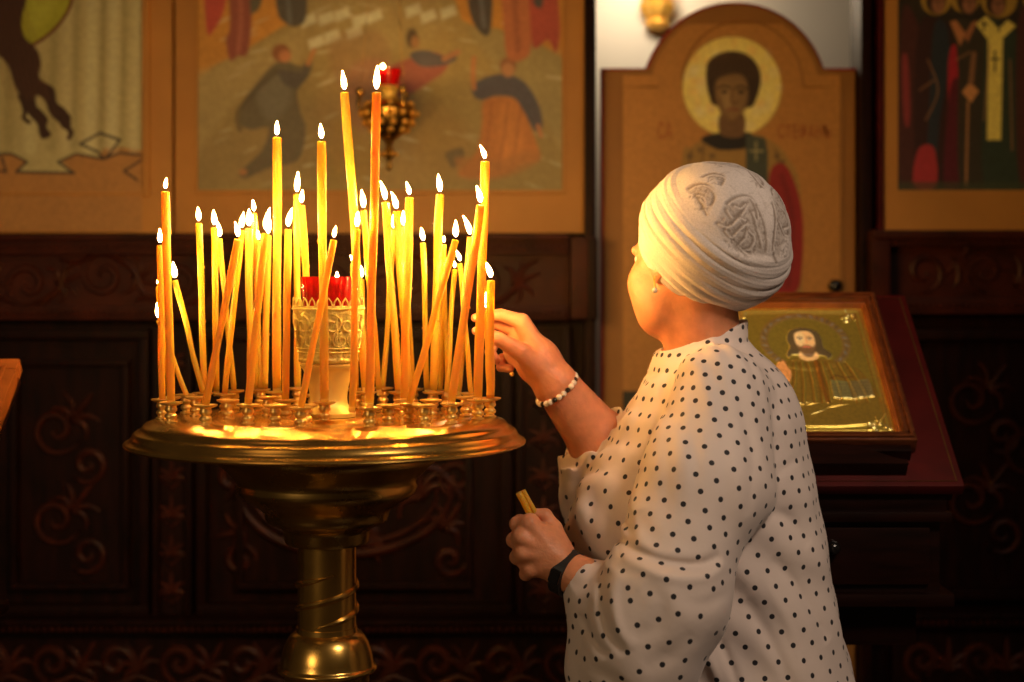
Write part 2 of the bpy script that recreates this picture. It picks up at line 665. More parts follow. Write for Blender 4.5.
# posts either side of the door opening
bm = new()
pbox(bm, 585, -60, 596, 700, 4.27, 4.40, 0.004)
pbox(bm, 588, 238, 598, 320, 4.22, 4.40, 0.004)
pbox(bm, 861, -60, 872, 700, 4.30, 4.44, 0.004)
obj('post', bm, MATS['dark_wood'], wall)

# cornice bands
CB = 4.27
bm = new()
pbox(bm, -120, 234, 569, 240, CB - 0.045, CB + 0.1, 0.004)
pbox(bm, -120, 240, 569, 254, CB - 0.02, CB + 0.1, 0.003)
pbox(bm, -120, 254, 569, 306, CB + 0.025, CB + 0.1)
pbox(bm, -120, 306, 569, 320, CB - 0.01, CB + 0.1, 0.004)
pbox(bm, 571, 237, 597, 319, CB - 0.04, CB + 0.1, 0.005)
pbox(bm, 874, 230, 1140, 238, CB - 0.045, CB + 0.1, 0.004)
pbox(bm, 874, 238, 1140, 246, CB - 0.02, CB + 0.1, 0.003)
pbox(bm, 884, 246, 1140, 298, CB + 0.025, CB + 0.1)
pbox(bm, 874, 298, 1140, 314, CB - 0.01, CB + 0.1, 0.004)
pbox(bm, 872, 232, 890, 314, CB - 0.03, CB + 0.1, 0.004)
obj('cornice', bm, MATS['carved_wood'], wall)


def beads(bm, x0, x1, py, d, step=6.5, r=0.006):
    x = x0
    while x < x1:
        sphere(bm, P(x, py, d), r, 8, 5, (1.1, 0.7, 1.3))
        x += step


bm = new()
beads(bm, -60, 566, 247, CB - 0.022)
beads(bm, -60, 566, 313, CB - 0.012)
beads(bm, 890, 1060, 242, CB - 0.022)
beads(bm, 890, 1060, 306, CB - 0.012)
beads(bm, -60, 590, 629, 4.25, 7, 0.007)
beads(bm, 890, 1060, 622, 4.25, 7, 0.007)
obj('bead_row', bm, MATS['carved_wood'], wall)


def spiral(cx, cy, r0, turns, a0, sgn, n=26):
    out = []
    for i in range(n):
        t = i / (n - 1)
        a = a0 + sgn * turns * 2 * PI * t
        r = r0 * (1 - 0.86 * t)
        out.append((cx + r * math.cos(a), cy + r * math.sin(a)))
    return out


def relief(bm, pts, w, d, flat=0.6):
    """raised carved rib along photo points"""
    q = [P(x, y, d + 0.004) for x, y in pts]
    n = len(q)
    tube(bm, q, [max(0.0016, 1.35 * w * (0.35 + 0.65 * math.sin(PI * min(1, (i + 1) / n * 1.0)))) for i in range(n)], 7)


def acanthus(bm, cx, cy, L, ang, d, w=0.0055, ribs=5):
    """a fan of curling leaf ribs"""
    for k in range(ribs):
        t = (k - (ribs - 1) / 2) / max(1, (ribs - 1) / 2)
        a = ang + t * 0.75
        l = L * (1 - 0.35 * abs(t))
        pts = []
        for i in range(8):
            s = i / 7
            aa = a + t * 1.0 * s * s
            pts.append((cx + l * s * math.cos(aa), cy + l * s * math.sin(aa)))
        relief(bm, pts, w, d)


bm = new()
d = CB + 0.02
for i, x in enumerate(range(-78, 470, 76)):
    s = 1 if i % 2 else -1
    cy = 280 + 4 * s
    relief(bm, spiral(x + 30, cy, 23, 1.35, PI * (0.5 if s > 0 else 1.5), s), 0.008, d)
    relief(bm, spline([(x - 14, 280 + 20 * s), (x + 6, 280 + 18 * s), (x + 30, cy + 23 * s), (x + 58, 280 + 12 * s), (x + 68, 280 - 10 * s), (x + 84, 280 - 20 * s)], 5), 0.008, d)
    acanthus(bm, x + 58, 280 + 4 * s, 30, (-0.35 if s > 0 else 0.35), d, 0.006, 5)
for i, x in enumerate(range(905, 1060, 62)):
    s = 1 if i % 2 else -1
    relief(bm, spiral(x + 18, 272, 21, 1.3, PI * 0.5, s), 0.008, d)
    acanthus(bm, x + 48, 272 + 14 * s, 36, -0.7 * s, d, 0.006, 5)
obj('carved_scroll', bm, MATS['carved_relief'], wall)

# lower panels with pilasters
PD = 4.33
bm = new()
for x0, x1 in ((152, 191), (517, 570), (-70, -30)):
    pbox(bm, x0, 326, x0 + 6, 620, PD - 0.02, PD + 0.06, 0.003)
    pbox(bm, x1 - 6, 326, x1, 620, PD - 0.02, PD + 0.06, 0.003)
    pbox(bm, x0 + 6, 326, x1 - 6, 620, PD, PD + 0.06)
obj('pilaster', bm, MATS['dark_wood'], wall)
bm = new()
for x0, x1 in ((152, 191), (517, 570), (-70, -30)):
    cx = (x0 + x1) / 2
    for y in range(345, 615, 38):
        acanthus(bm, cx, y + 22, 24, -PI / 2, PD - 0.002, 0.005, 5)
        relief(bm, [(cx - 9, y + 22), (cx, y + 30), (cx + 9, y + 22)], 0.005, PD - 0.002)
obj('carved_leaf', bm, MATS['carved_relief'], wall)


def ring_frame(bm, x0, y0, x1, y1, w, d0, d1):
    pbox(bm, x0, y0, x1, y0 + w, d0, d1, 0.004)
    pbox(bm, x0, y1 - w, x1, y1, d0, d1, 0.004)
    pbox(bm, x0, y0 + w, x0 + w, y1 - w, d0, d1, 0.004)
    pbox(bm, x1 - w, y0 + w, x1, y1 - w, d0, d1, 0.004)


bm = new()
ring_frame(bm, 196, 330, 512, 615, 10, PD - 0.015, PD + 0.06)
ring_frame(bm, 236, 430, 512 - 40, 590, 7, PD + 0.0, PD + 0.06)
ring_frame(bm, -26, 330, 148, 615, 9, PD - 0.015, PD + 0.06)
ring_frame(bm, 10, 360, 128, 590, 6, PD, PD + 0.06)
ring_frame(bm, 905, 330, 1110, 600, 10, PD - 0.015, PD + 0.06)
obj('panel_frame', bm, MATS['dark_wood'], wall)
bm = new()
d = PD + 0.02
relief(bm, [(345 + 105 * math.cos(a), 492 + 62 * math.sin(a)) for a in np.linspace(-0.3, PI + 0.3, 34)], 0.010, d)
relief(bm, [(345 + 92 * math.cos(a), 492 + 52 * math.sin(a)) for a in np.linspace(-0.3, PI + 0.3, 34)], 0.006, d)
for sx in (-1, 1):
    acanthus(bm, 345 + sx * 78, 500, 46, -PI / 2 - sx * 0.5, d, 0.007, 7)
    relief(bm, spiral(345 + sx * 105, 560, 17, 1.3, 0, sx), 0.008, d)
    relief(bm, spiral(345 + sx * 112, 478, 20, 1.4, PI / 2, sx), 0.009, d)
    acanthus(bm, 345 + sx * 98, 530, 32, -sx * .4 - .6 + (PI if sx < 0 else 0), d, 0.007, 5)
    relief(bm, [(345 + sx * 20, 470), (345 + sx * 60, 462), (345 + sx * 96, 470), (345 + sx * 120, 500)], 0.009, d)
    acanthus(bm, 345 + sx * 36, 535, 34, PI / 2 + sx * 0.9, d, 0.006, 5)
acanthus(bm, 345, 545, 48, -PI / 2, d, 0.008, 7)
for cx, cy in ((70, 430), (70, 520), (985, 400), (985, 500), (1040, 450)):
    relief(bm, spiral(cx - 14, cy, 26, 1.4, 0.4, 1), 0.007, d)
    relief(bm, spiral(cx + 18, cy + 34, 20, 1.4, 2.4, -1), 0.007, d)
    acanthus(bm, cx, cy - 8, 36, -0.9, d, 0.006, 5)
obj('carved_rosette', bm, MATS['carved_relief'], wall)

# plinth
bm = new()
pbox(bm, -120, 621, 592, 626, 4.235, 4.4, 0.003)
pbox(bm, -120, 626, 592, 634, 4.255, 4.4, 0.003)
pbox(bm, -120, 634, 592, 755, 4.285, 4.4)
pbox(bm, 893, 614, 1140, 619, 4.235, 4.4, 0.003)
pbox(bm, 893, 619, 1140, 628, 4.255, 4.4, 0.003)
pbox(bm, 893, 628, 1140, 755, 4.285, 4.4)
obj('plinth', bm, MATS['dark_wood'], wall)
bm = new()
for i, x in enumerate(range(-30, 590, 64)):
    s = 1 if i % 2 else -1
    relief(bm, spiral(x + 18, 663, 20, 1.4, PI / 2, s), 0.009, 4.28)
    acanthus(bm, x + 44, 672, 34, -PI / 2 + 0.5 * s, 4.28, 0.007, 5)
    relief(bm, [(x - 6, 684), (x + 18, 686), (x + 40, 676), (x + 62, 684)], 0.008, 4.28)
for x in range(905, 1060, 58):
    relief(bm, spiral(x + 18, 660, 20, 1.4, PI / 2, 1), 0.009, 4.28)
    acanthus(bm, x + 44, 672, 34, -PI / 2, 4.28, 0.007, 5)
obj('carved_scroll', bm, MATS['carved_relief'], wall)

# ================================================================ painted icons on the screen
LIGHT = (0.56, 0.39, 0.205)


def plane_map(d):
    def f(X, Y, h): return (X - 512.0) / F * d, np.full_like(X, d) - h, CAMZ - (Y - HOR) / F * d
    return f


# ---- left icon: hem of a pale robe, dark curls, gold disc
bm = new()
pbox(bm, -90, -110, 172, 233, WD, WD + 0.05, 0.003)
ic = obj('wall_icon', bm, MATS['board_ochre'], origin=P(40, 232, WD))
tag(ic, 'painted wall icon with pale draped robe hem and dark curls at the left', 'icon')
cv = Canvas(-88, -108, 142, 231, 1.0, (138, 88, 36), LIGHT)
cv.noise(0.10, 60, 60, 3, 3)
cv.poly([(-90, -110), (144, -110), (147, 150), (140, 150), (122, 147), (104, 148), (98, 158), (78, 154), (60, 160), (74, 173), (18, 172), (27, 161), (10, 154), (-90, 154)], (146, 124, 70), 2, sm=False)
for x, w, c, a in ((8, 10, (120, 98, 50), .5), (30, 12, (168, 148, 92), .5), (52, 8, (112, 92, 46), .5), (66, 9, (165, 142, 88), .5), (74, 5, (112, 92, 48), .6), (90, 12, (170, 150, 96), .6),
                   (101, 5, (106, 86, 44), .6), (112, 10, (172, 152, 100), .5), (122, 4, (110, 90, 46), .6), (134, 9, (164, 142, 90), .5), (141, 4, (120, 98, 52), .6)):
    cv.stroke([(x + 4, -110), (x + 2, 40), (x, 148)], w, c, 7, a)
cv.poly([(22, -60), (60, -50), (73, -10), (70, 8), (58, 26), (42, 40), (28, 46), (20, 30)], (136, 124, 24), 2)
cv.poly([(30, -40), (52, -30), (56, 0), (44, 22), (30, 30)], (152, 140, 40), 12, .6)
cv.stroke([(74, -30), (71, 3), (60, 23), (44, 38), (29, 47)], 3.2, (82, 22, 14), 1.2)
cv.poly([(-90, -60), (-20, -110), (26, -50), (27, -5), (22, 18), (24, 36), (36, 48), (41, 62), (40, 78), (54, 88), (57, 102), (66, 110), (71, 122), (69, 134), (66, 128), (58, 122), (50, 114), (44, 100), (36, 96), (38, 110),
         (44, 118), (48, 134), (40, 136), (37, 124), (28, 114), (22, 100), (14, 84), (8, 66), (-6, 52), (-40, 30)], (44, 20, 8), 2)
for k in range(9):
    x = -6 + 5 * k
    cv.stroke([(x - 14, -40), (x - 8, 10), (x + 2, 40), (x + 8, 74), (x + 14, 100)], 1.2, (92, 48, 22), 1, .45)
for q in ([(38, 110), (46, 120), (42, 128), (49, 134), (43, 137)], [(60, 108), (69, 118), (62, 124), (71, 131), (69, 138)], [(20, 96), (25, 110), (24, 118), (29, 122)]):
    cv.stroke(q, 4.6, (44, 20, 8), 1.2)
INK = (34, 26, 22)
for q in ([(-10, 158), (2, 154), (12, 154), (27, 162), (16, 172), (74, 173), (58, 162), (76, 154), (103, 159), (120, 153), (148, 156), (124, 171), (137, 180)],
          [(103, 158), (98, 152), (80, 144), (100, 133), (120, 140), (106, 158)], [(-8, 170), (6, 172), (2, 158)]):
    cv.stroke(q, 2.3, INK, 1.0, sm=False)
cv.build('painting', MATS['icon_paint'], plane_map(WD - 0.003), ic)
bm = new()
pbox(bm, 142, -110, 149, 196, WD - 0.012, WD + 0.01, 0.003)
pbox(bm, -90, 192, 142, 195, WD - 0.008, WD + 0.01, 0.002)
obj('moulding', bm, MATS['board_ochre'], ic)

# ---- middle icon: hillside with falling and standing figures
bm = new()
pbox(bm, 175, -110, 584, 233, WD, WD + 0.05, 0.003)
ic = obj('wall_icon', bm, MATS['board_ochre'], origin=P(380, 232, WD))
tag(ic, 'large painted wall icon of robed figures on a green hillside behind the candles', 'icon')
cv = Canvas(198, -108, 562, 190, 1.0, (122, 96, 46), LIGHT)
cv.noise(0.12, 70, 40, 3, 5)
SKY = (160, 100, 30)
cv.poly([(190, -115), (330, -115), (312, -20), (305, 16), (280, 28), (255, 44), (230, 58), (214, 66), (199, 80), (190, 60)], SKY, 3, sm=False)
cv.poly([(450, -115), (570, -115), (570, 62), (556, 55), (540, 44), (520, 36), (495, 28), (478, 28), (462, 20), (452, -10)], SKY, 3, sm=False)
cv.poly([(190, 84), (215, 66), (250, 50), (285, 32), (306, 22), (300, 60), (250, 90), (215, 130), (190, 170)], (134, 108, 58), 8, .8)
cv.poly([(470, 28), (510, 34), (545, 48), (564, 62), (564, 150), (545, 120), (520, 90), (490, 60)], (128, 106, 58), 8, .7)
cv.poly([(190, 150), (260, 120), (330, 100), (360, 130), (330, 165), (250, 185), (190, 188)], (112, 86, 44), 14, .6)
cv.poly([(330, 70), (420, 100), (470, 130), (460, 180), (360, 185), (320, 140)], (128, 94, 44), 16, .6)
cv.poly([(310, -60), (440, -60), (450, 0), (430, 40), (380, 52), (330, 44), (306, 20)], (128, 104, 56), 10, .6)
r = np.random.default_rng(11)
for _ in range(110):         # brushed rock highlights
    x, y = r.uniform(205, 555), r.uniform(-80, 186)
    l, w = r.uniform(8, 24), r.uniform(1.2, 3.4)
    sl = -0.45 if x < 330 else 0.35
    cv.stroke([(x, y), (x + l, y + l * sl * r.uniform(0.4, 1.2))], w, (176, 158, 110), 3, r.uniform(.2, .6), sm=False, taper=True)
for x, y in ((300, 18), (318, 16), (334, 12), (352, 18), (366, 14), (324, 34), (346, 30), (308, 40), (420, 14), (405, 8), (440, 10)):
    cv.poly([(x, y), (x + 14, y - 5), (x + 17, y + 4), (x + 2, y + 10)], (172, 158, 112), 3, .75, sm=False)
# left falling figure in dark green
cv.poly([(274, 64), (288, 62), (300, 66), (312, 62), (309, 76), (298, 90), (300, 110), (306, 130), (298, 160), (270, 168), (246, 178), (240, 172), (262, 150), (268, 128), (252, 130), (240, 124), (242, 106), (256, 84)], (70, 60, 40), 3)
cv.poly([(258, 90), (280, 72), (292, 96), (276, 120), (262, 112)], (92, 84, 62), 6, .6)
cv.poly([(278, 70), (300, 72), (305, 62), (309, 72), (298, 88), (284, 84)], (44, 42, 40), 3, .8)
cv.stroke([(240, 130), (238, 112), (258, 88), (276, 72)], 5, (48, 40, 28), 3, .7)
cv.ell(281, 53, 9, 9, (104, 52, 26), 3)
cv.ell(285, 56, 6, 6, (150, 88, 48), 3)
cv.stroke([(308, 64), (314, 50)], 4, (146, 86, 40), 2, sm=False)
cv.ell(243, 172, 4, 3, (140, 84, 40), 2)
# middle figure, crimson robe and blue sleeve
cv.poly([(404, 60), (432, 52), (448, 60), (444, 72), (430, 82), (414, 92), (396, 98), (378, 94), (380, 78), (392, 66)], (122, 52, 38), 4)
cv.poly([(410, 54), (426, 50), (444, 56), (452, 52), (456, 60), (440, 66), (420, 66)], (52, 50, 52), 3)
cv.stroke([(444, 59), (458, 52)], 5, (140, 84, 46), 2, sm=False)
cv.ell(412, 38, 6, 10, (46, 34, 22), 3)
cv.ell(415, 42, 4, 6, (126, 80, 40), 3)
cv.poly([(330, 42), (356, 30), (384, 36), (390, 60), (380, 90), (346, 92), (332, 70)], (110, 70, 40), 8, .45)
cv.poly([(350, 68), (378, 58), (398, 76), (384, 120), (358, 130), (344, 104)], (120, 62, 44), 8, .5)
# right figure, blue garment and long orange robe
cv.poly([(484, 100), (506, 96), (524, 104), (532, 130), (540, 158), (522, 164), (505, 174), (478, 178), (458, 174), (476, 152), (482, 124)], (152, 84, 32), 4)
cv.poly([(500, 104), (520, 106), (524, 140), (514, 166), (500, 150)], (172, 100, 40), 8, .6)
for x in (492, 508, 521):
    cv.stroke([(x, 102), (x - 4, 136), (x - 10, 170)], 2.2, (118, 58, 24), 2.5, .6)
cv.poly([(472, 86), (484, 78), (500, 74), (514, 76), (528, 86), (540, 108), (542, 128), (534, 130), (524, 112), (514, 98), (496, 96), (482, 100), (474, 96)], (50, 50, 54), 3)
cv.ell(508, 66, 8, 9, (112, 62, 34), 3)
cv.ell(508, 70, 6, 7, (150, 96, 54), 3)
cv.stroke([(474, 88), (473, 72), (474, 58)], 4.5, (150, 88, 42), 2)
cv.stroke([(538, 126), (541, 136)], 4, (150, 88, 46), 2, sm=False)
cv.poly([(446, 152), (462, 148), (464, 158), (454, 168), (448, 162)], (66, 56, 38), 3, .8)
cv.poly([(456, 158), (500, 160), (530, 150), (540, 160), (510, 176), (470, 180)], (138, 82, 34), 5, .7)
# standing figures cut by the top edge
cv.poly([(204, -60), (222, -60), (226, 0), (214, 30), (206, 26)], (150, 44, 34), 3)
cv.poly([(226, -70), (252, -70), (252, 10), (248, 52), (238, 56), (230, 60), (226, 40), (230, 20)], (112, 46, 34), 3)
cv.stroke([(240, -30), (241, 20), (238, 52)], 4, (146, 74, 52), 3, .7)
cv.poly([(248, -60), (266, -60), (262, 0), (252, 14), (250, 6)], (64, 58, 42), 3)
cv.poly([(274, -70), (304, -70), (307, 10), (298, 26), (284, 22), (276, 4)], (48, 46, 40), 3)
cv.stroke([(286, -20), (290, 22)], 4, (84, 82, 74), 3, .6, sm=False)
cv.poly([(464, -60), (490, -60), (491, 28), (478, 30), (468, 4)], (42, 40, 38), 3)
cv.stroke([(480, -10), (484, 26)], 4, (92, 90, 84), 3, .5, sm=False)
cv.poly([(500, -60), (530, -60), (532, 40), (522, 60), (508, 58), (504, 30)], (150, 78, 40), 3)
cv.stroke([(514, -10), (518, 50)], 6, (116, 50, 30), 4, .6, sm=False)
cv.poly([(528, -60), (548, -60), (560, 20), (556, 52), (548, 40), (534, 48), (530, 20)], (140, 46, 34), 3)
cv.poly([(530, -20), (544, -20), (542, 6), (534, 4)], (46, 44, 44), 3)
cv.c = cv.c * .86 + .14 * cv.col((112, 86, 42))
cv.noise(.07, 16, 10, 3, 12)
cv.build('painting', MATS['icon_paint'], plane_map(WD - 0.003), ic)
bm = new()
ring_frame(bm, 194, -112, 566, 194, 3.2, WD - 0.007, WD + 0.01)
obj('moulding', bm, MATS['board_ochre'], ic)

# ---- right icon: a row of haloed figures on dark ground
bm = new()
pbox(bm, 884, -110, 1130, 231, WD, WD + 0.05, 0.003)
ic = obj('wall_icon', bm, MATS['board_ochre'], origin=P(1000, 230, WD))
tag(ic, 'dark painted wall icon of haloed standing figures above the right carved band', 'icon')
LR = (0.34, 0.24, 0.12)
cv = Canvas(898, -108, 1110, 190, 0.8, (26, 20, 12), LR)
cv.noise(0.1, 40, 40, 3, 8)
cv.poly([(905, -110), (1110, -110), (1110, 14), (905, 14)], (30, 22, 12), 3, sm=False)
for x, y, rr in ((936, 0, 15), (965, -2, 15), (999, 0, 18), (1040, -2, 17), (1075, -2, 17)):
    cv.ell(x, y, rr, rr, (112, 80, 24), 1.6)
cv.poly([(901, 20), (914, 14), (924, 60), (926, 186), (900, 186)], (46, 20, 14), 2)
cv.poly([(902, 60), (908, 60), (910, 120), (904, 120)], (90, 30, 24), 2)
cv.poly([(921, 22), (932, 18), (944, 20), (952, 34), (952, 90), (944, 186), (918, 186), (914, 80)], (34, 16, 12), 2)
cv.poly([(934, 26), (946, 24), (950, 60), (940, 120), (934, 186), (926, 186), (930, 90)], (24, 26, 24), 2)
cv.poly([(952, 46), (962, 50), (960, 84), (950, 110), (948, 70)], (110, 20, 22), 2)
cv.poly([(950, 90), (960, 88), (960, 186), (944, 186)], (58, 14, 16), 2)
cv.poly([(955, 24), (974, 22), (986, 40), (988, 186), (960, 186), (958, 70)], (36, 28, 16), 2)
cv.poly([(950, 22), (956, 20), (966, 34), (960, 46)], (122, 72, 34), 1.5, sm=False)
cv.poly([(978, 20), (972, 22), (964, 36), (968, 42)], (108, 62, 30), 1.5, sm=False)
cv.poly([(986, 30), (1006, 28), (1020, 50), (1020, 186), (984, 186)], (30, 34, 20), 2)
cv.poly([(976, 24), (986, 16), (998, 28), (1008, 20), (1016, 26), (1003, 38), (1001, 140), (987, 140), (988, 40)], (172, 128, 50), 1.5, sm=False)
for x, y in ((984, 25), (999, 26), (995, 60)):
    s = 1.0 if y < 40 else 2.2
    cv.stroke([(x, y - 4 * s), (x, y + 5 * s)], 1.8, (22, 20, 14), 1, sm=False)
    cv.stroke([(x - 3.6, y - 1), (x + 3.6, y - 1)], 1.8, (22, 20, 14), 1, sm=False)
cv.poly([(962, 92), (970, 82), (979, 91), (971, 103)], (132, 84, 40), 1.4, sm=False)
cv.stroke([(968, 102), (966, 186)], 2.4, (110, 70, 34), 1.4, sm=False)
cv.stroke([(974, 54), (971, 82)], 5, (92, 58, 30), 2, sm=False)
cv.poly([(1018, 20), (1040, 20), (1050, 60), (1052, 186), (1020, 186)], (48, 22, 14), 2)
cv.poly([(1054, 20), (1080, 20), (1096, 60), (1098, 186), (1056, 186)], (38, 26, 20), 2)
for x, y in ((936, 4), (967, 4), (996, 6), (1040, 4), (1075, 4)):
    cv.ell(x, y - 3, 10, 13, (32, 20, 12), 2)
    cv.ell(x + 2, y, 6.5, 9.5, (100, 60, 32), 2)
    cv.stroke([(x - 2, y - 3), (x + 6, y - 3)], 1.5, (36, 20, 12), 1.4, sm=False)
    cv.stroke([(x + 2, y - 3), (x + 2.5, y + 3)], 1.2, (60, 34, 20), 1.2, sm=False)
for q in ([(928, 60), (938, 90), (926, 120)], [(920, 90), (934, 80)], [(956, 60), (970, 52)], [(1010, 60), (1012, 150)], [(990, 44), (984, 120)]):
    cv.stroke(q, 1.6, (110, 70, 36), 1.4, .6)
cv.poly([(914, 186), (918, 150), (934, 148), (936, 186)], (110, 28, 24), 2)
cv.poly([(898, 182), (1110, 182), (1110, 191), (898, 191)], (40, 40, 20), 2, .7, sm=False)
cv.build('painting', MATS['icon_paint'], plane_map(WD - 0.003), ic)
bm = new()
pbox(bm, 879, -110, 884, 230, WD - 0.008, WD + 0.04, 0.002)
obj('edge_strip', bm, MATS['red_lacquer'], ic)

# ================================================================ arched deacon's door
DD = 4.36


def door_outline(o, dy=0.0, bot=740):
    """outline in photo pixels, inset by o"""
    pts = [(601 + o, bot), (601 + o, 68 + o)]
    cx, cy, R = 735, 95, 93 - o
    a0 = math.asin(min(1, (cy - 68 - o) / R))
    for a in np.linspace(PI - a0 * 1.0, a0 * 1.0, 44):
        pts.append((cx + R * math.cos(a), cy - R * math.sin(a) + dy))
    pts += [(858 - o, 68 + o), (858 - o, bot)]
    return pts


bm = new()
prism(bm, [(wx(x, DD), wz(y, DD)) for x, y in door_outline(0)][::-1], DD + 0.004, DD + 0.045, 0.0)
door = obj('door_1', bm, MATS['red_edge'], smooth=False, origin=P(730, 740, DD))
tag(door, 'arched painted side door with a haloed young saint and red edge', 'door', kind='structure')
bm = new()
prism(bm, [(wx(x, DD), wz(y, DD)) for x, y in door_outline(3.2)][::-1], DD - 0.006, DD + 0.02, 0.003)
panel = obj('door_panel', bm, MATS['door_ochre'], door, smooth=False)
# raised inner border following the arch
bm = new()
for q in ([(621, 700), (621, 87), (658, 87)], [(803, 87), (842, 87), (842, 700)], [(742 + 61 * math.cos(a), 87 - 66 * math.sin(a)) for a in np.linspace(PI * 1.0, 0, 30)]):
    q = [P(x, y, DD - 0.006) for x, y in q]
    tube(bm, q, 0.0042, 8)
obj('inner_border', bm, MATS['door_ochre'], door)
LD = (0.66, 0.47, 0.245)
cv = Canvas(623, 24, 840, 700, 1.0, (158, 98, 34), LD)
cv.noise(0.09, 50, 70, 3, 9)
W0 = cv.X * 0
cv.ell(732, 87, 50, 51, (232, 170, 72), 2.0)
cv.ell(732, 87, 44, 45, (238, 180, 86), 14, .6)
r = np.random.default_rng(3)
for _ in range(40):
    a, q = r.uniform(0, 6.28), r.uniform(28, 48)
    cv.ell(732 + q * math.cos(a), 87 + q * math.sin(a), r.uniform(2, 6), r.uniform(2, 6), (210, 140, 56) if r.random() < .5 else (248, 204, 120), 5, .3)
cv.stroke([(732 + 50 * math.cos(a), 87 + 51 * math.sin(a)) for a in np.linspace(0, 2 * PI, 60)], 1.2, (120, 66, 20), 1.2, .8, sm=False)
# vestment
cv.poly([(682, 160), (690, 148), (706, 138), (726, 134), (756, 134), (776, 144), (788, 158), (800, 188), (802, 300), (790, 420), (690, 420), (672, 300)], (138, 96, 36), 2)
for q in ([(692, 150), (686, 175)], [(704, 142), (702, 170)], [(776, 150), (780, 172)]):
    cv.stroke(q, 2.4, (92, 62, 26), 2, .7, sm=False)
for x, y in ((690, 156), (700, 150), (777, 156), (782, 162), (712, 156)):
    cv.ell(x, y, 3.4, 3, (78, 54, 28), 1.6, .7)
cv.poly([(770, 172), (784, 164), (796, 186), (803, 220), (802, 268), (796, 292), (770, 296), (768, 220)], (126, 24, 18), 2)
cv.stroke([(782, 176), (792, 220), (788, 286)], 5, (92, 14, 12), 4, .7)
cv.poly([(701, 139), (716, 133), (738, 132), (752, 134), (748, 147), (732, 150), (716, 149)], (18, 15, 12), 2)
cv.poly([(746, 134), (765, 138), (768, 152), (767, 300), (745, 300)], (56, 56, 36), 2, sm=False)
cv.stroke([(756, 142), (756, 160)], 1.6, (150, 128, 70), 1.2, .8, sm=False)
cv.stroke([(750, 151), (763, 151)], 1.6, (150, 128, 70), 1.2, .8, sm=False)
# neck, hair, face
cv.poly([(721, 114), (743, 114), (745, 130), (741, 137), (726, 137), (719, 131)], (96, 62, 28), 2)
cv.poly([(706, 78), (708, 62), (718, 54), (732, 51), (746, 54), (757, 64), (761, 80), (756, 100), (748, 108), (716, 106), (709, 96)], (46, 27, 10), 2)
cv.poly([(716, 82), (724, 76), (738, 74), (746, 80), (748, 96), (744, 110), (736, 120), (728, 121), (720, 112), (716, 98)], (116, 80, 36), 3)
cv.poly([(722, 92), (730, 90), (731, 106), (724, 110)], (148, 108, 54), 5, .7)
cv.stroke([(718, 88), (724, 86), (730, 88)], 1.8, (40, 24, 10), 1.2)
cv.stroke([(736, 88), (741, 86), (747, 89)], 1.8, (40, 24, 10), 1.2)
cv.ell(724.5, 92, 3, 1.8, (30, 18, 8), 1.2)
cv.ell(741, 92, 3, 1.8, (30, 18, 8), 1.2)
cv.stroke([(733, 88), (731, 100), (734, 103), (737, 102)], 1.6, (84, 48, 18), 1.2)
cv.stroke([(727, 110), (732, 109), (738, 110)], 2.0, (110, 48, 24), 1.2)
cv.stroke([(720, 100), (724, 114), (732, 121), (741, 115), (746, 104)], 2.5, (84, 50, 20), 3, .7)
for k in range(12):
    x = 710 + 4 * k
    cv.stroke([(734 + (x - 734) * .4, 54), (x, 62), (x + (x - 734) * .06, 78)], 1, (78, 48, 20), 1, .6)
# censer hand and dark box held low at the left
cv.poly([(617, 391), (640, 391), (640, 421), (617, 421)], (40, 36, 20), 1.5, sm=False)
ol_ = np.array(door_outline(7))
ins = np.zeros(cv.X.shape, bool)
for (xa, ya), (xb, yb) in zip(ol_, np.roll(ol_, -1, 0)):
    if ya != yb: ins ^= ((ya > cv.Y) != (yb > cv.Y)) & (cv.X < (xb - xa) * (cv.Y - ya) / (yb - ya) + xa)
cv.mask = ins
cv.build('painting', MATS['icon_paint'], plane_map(DD - 0.0085), door)


def lettering(txt, px, py, w, h, d, m, parent, name='inscription'):
    cu = bpy.data.curves.new(name, 'FONT')
    cu.body = txt
    cu.size = 1.0
    cu.extrude = 0.0
    tmp = bpy.data.objects.new(name + '_tmp', cu)
    COL.objects.link(tmp)
    bpy.context.view_layer.update()
    me = bpy.data.meshes.new_from_object(tmp.evaluated_get(bpy.context.evaluated_depsgraph_get()))
    bpy.data.objects.remove(tmp)
    co = np.zeros(len(me.vertices) * 3, np.float32)
    me.vertices.foreach_get('co', co)
    co = co.reshape(-1, 3)
    lo, hi = co.min(0), co.max(0)
    u = (co[:, 0] - lo[0]) / max(1e-6, hi[0] - lo[0])
    v = (co[:, 1] - lo[1]) / max(1e-6, hi[1] - lo[1])
    a, b = P(px, py + h, d), P(px + w, py, d)
    out = np.stack([a.x + u * (b.x - a.x), np.full(len(u), d), a.z + v * (b.z - a.z)], 1)
    me.vertices.foreach_set('co', out.astype(np.float32).ravel())
    me.name = name
    me.materials.append(m)
    me.update()
    return link_mesh(name, me, parent)


mat('letter_red', (0.36, 0.095, 0.028), 0.6, var=0.2, scale=60)
lettering('СА', 658, 122, 14, 17, DD - 0.0095, MATS['letter_red'], door)
lettering('СТЕФАНЪ', 778, 124, 53, 15, DD - 0.0095, MATS['letter_red'], door)
bm = new()
c = P(835, 286, DD - 0.02)
sphere(bm, c, 0.019, 16, 10, (1, .8, 1))
tube(bm, [c + Vector((0, .0, 0)), c + Vector((0, .03, 0))], 0.008, 10)
obj('door_knob', bm, MATS['black_bead'], door)

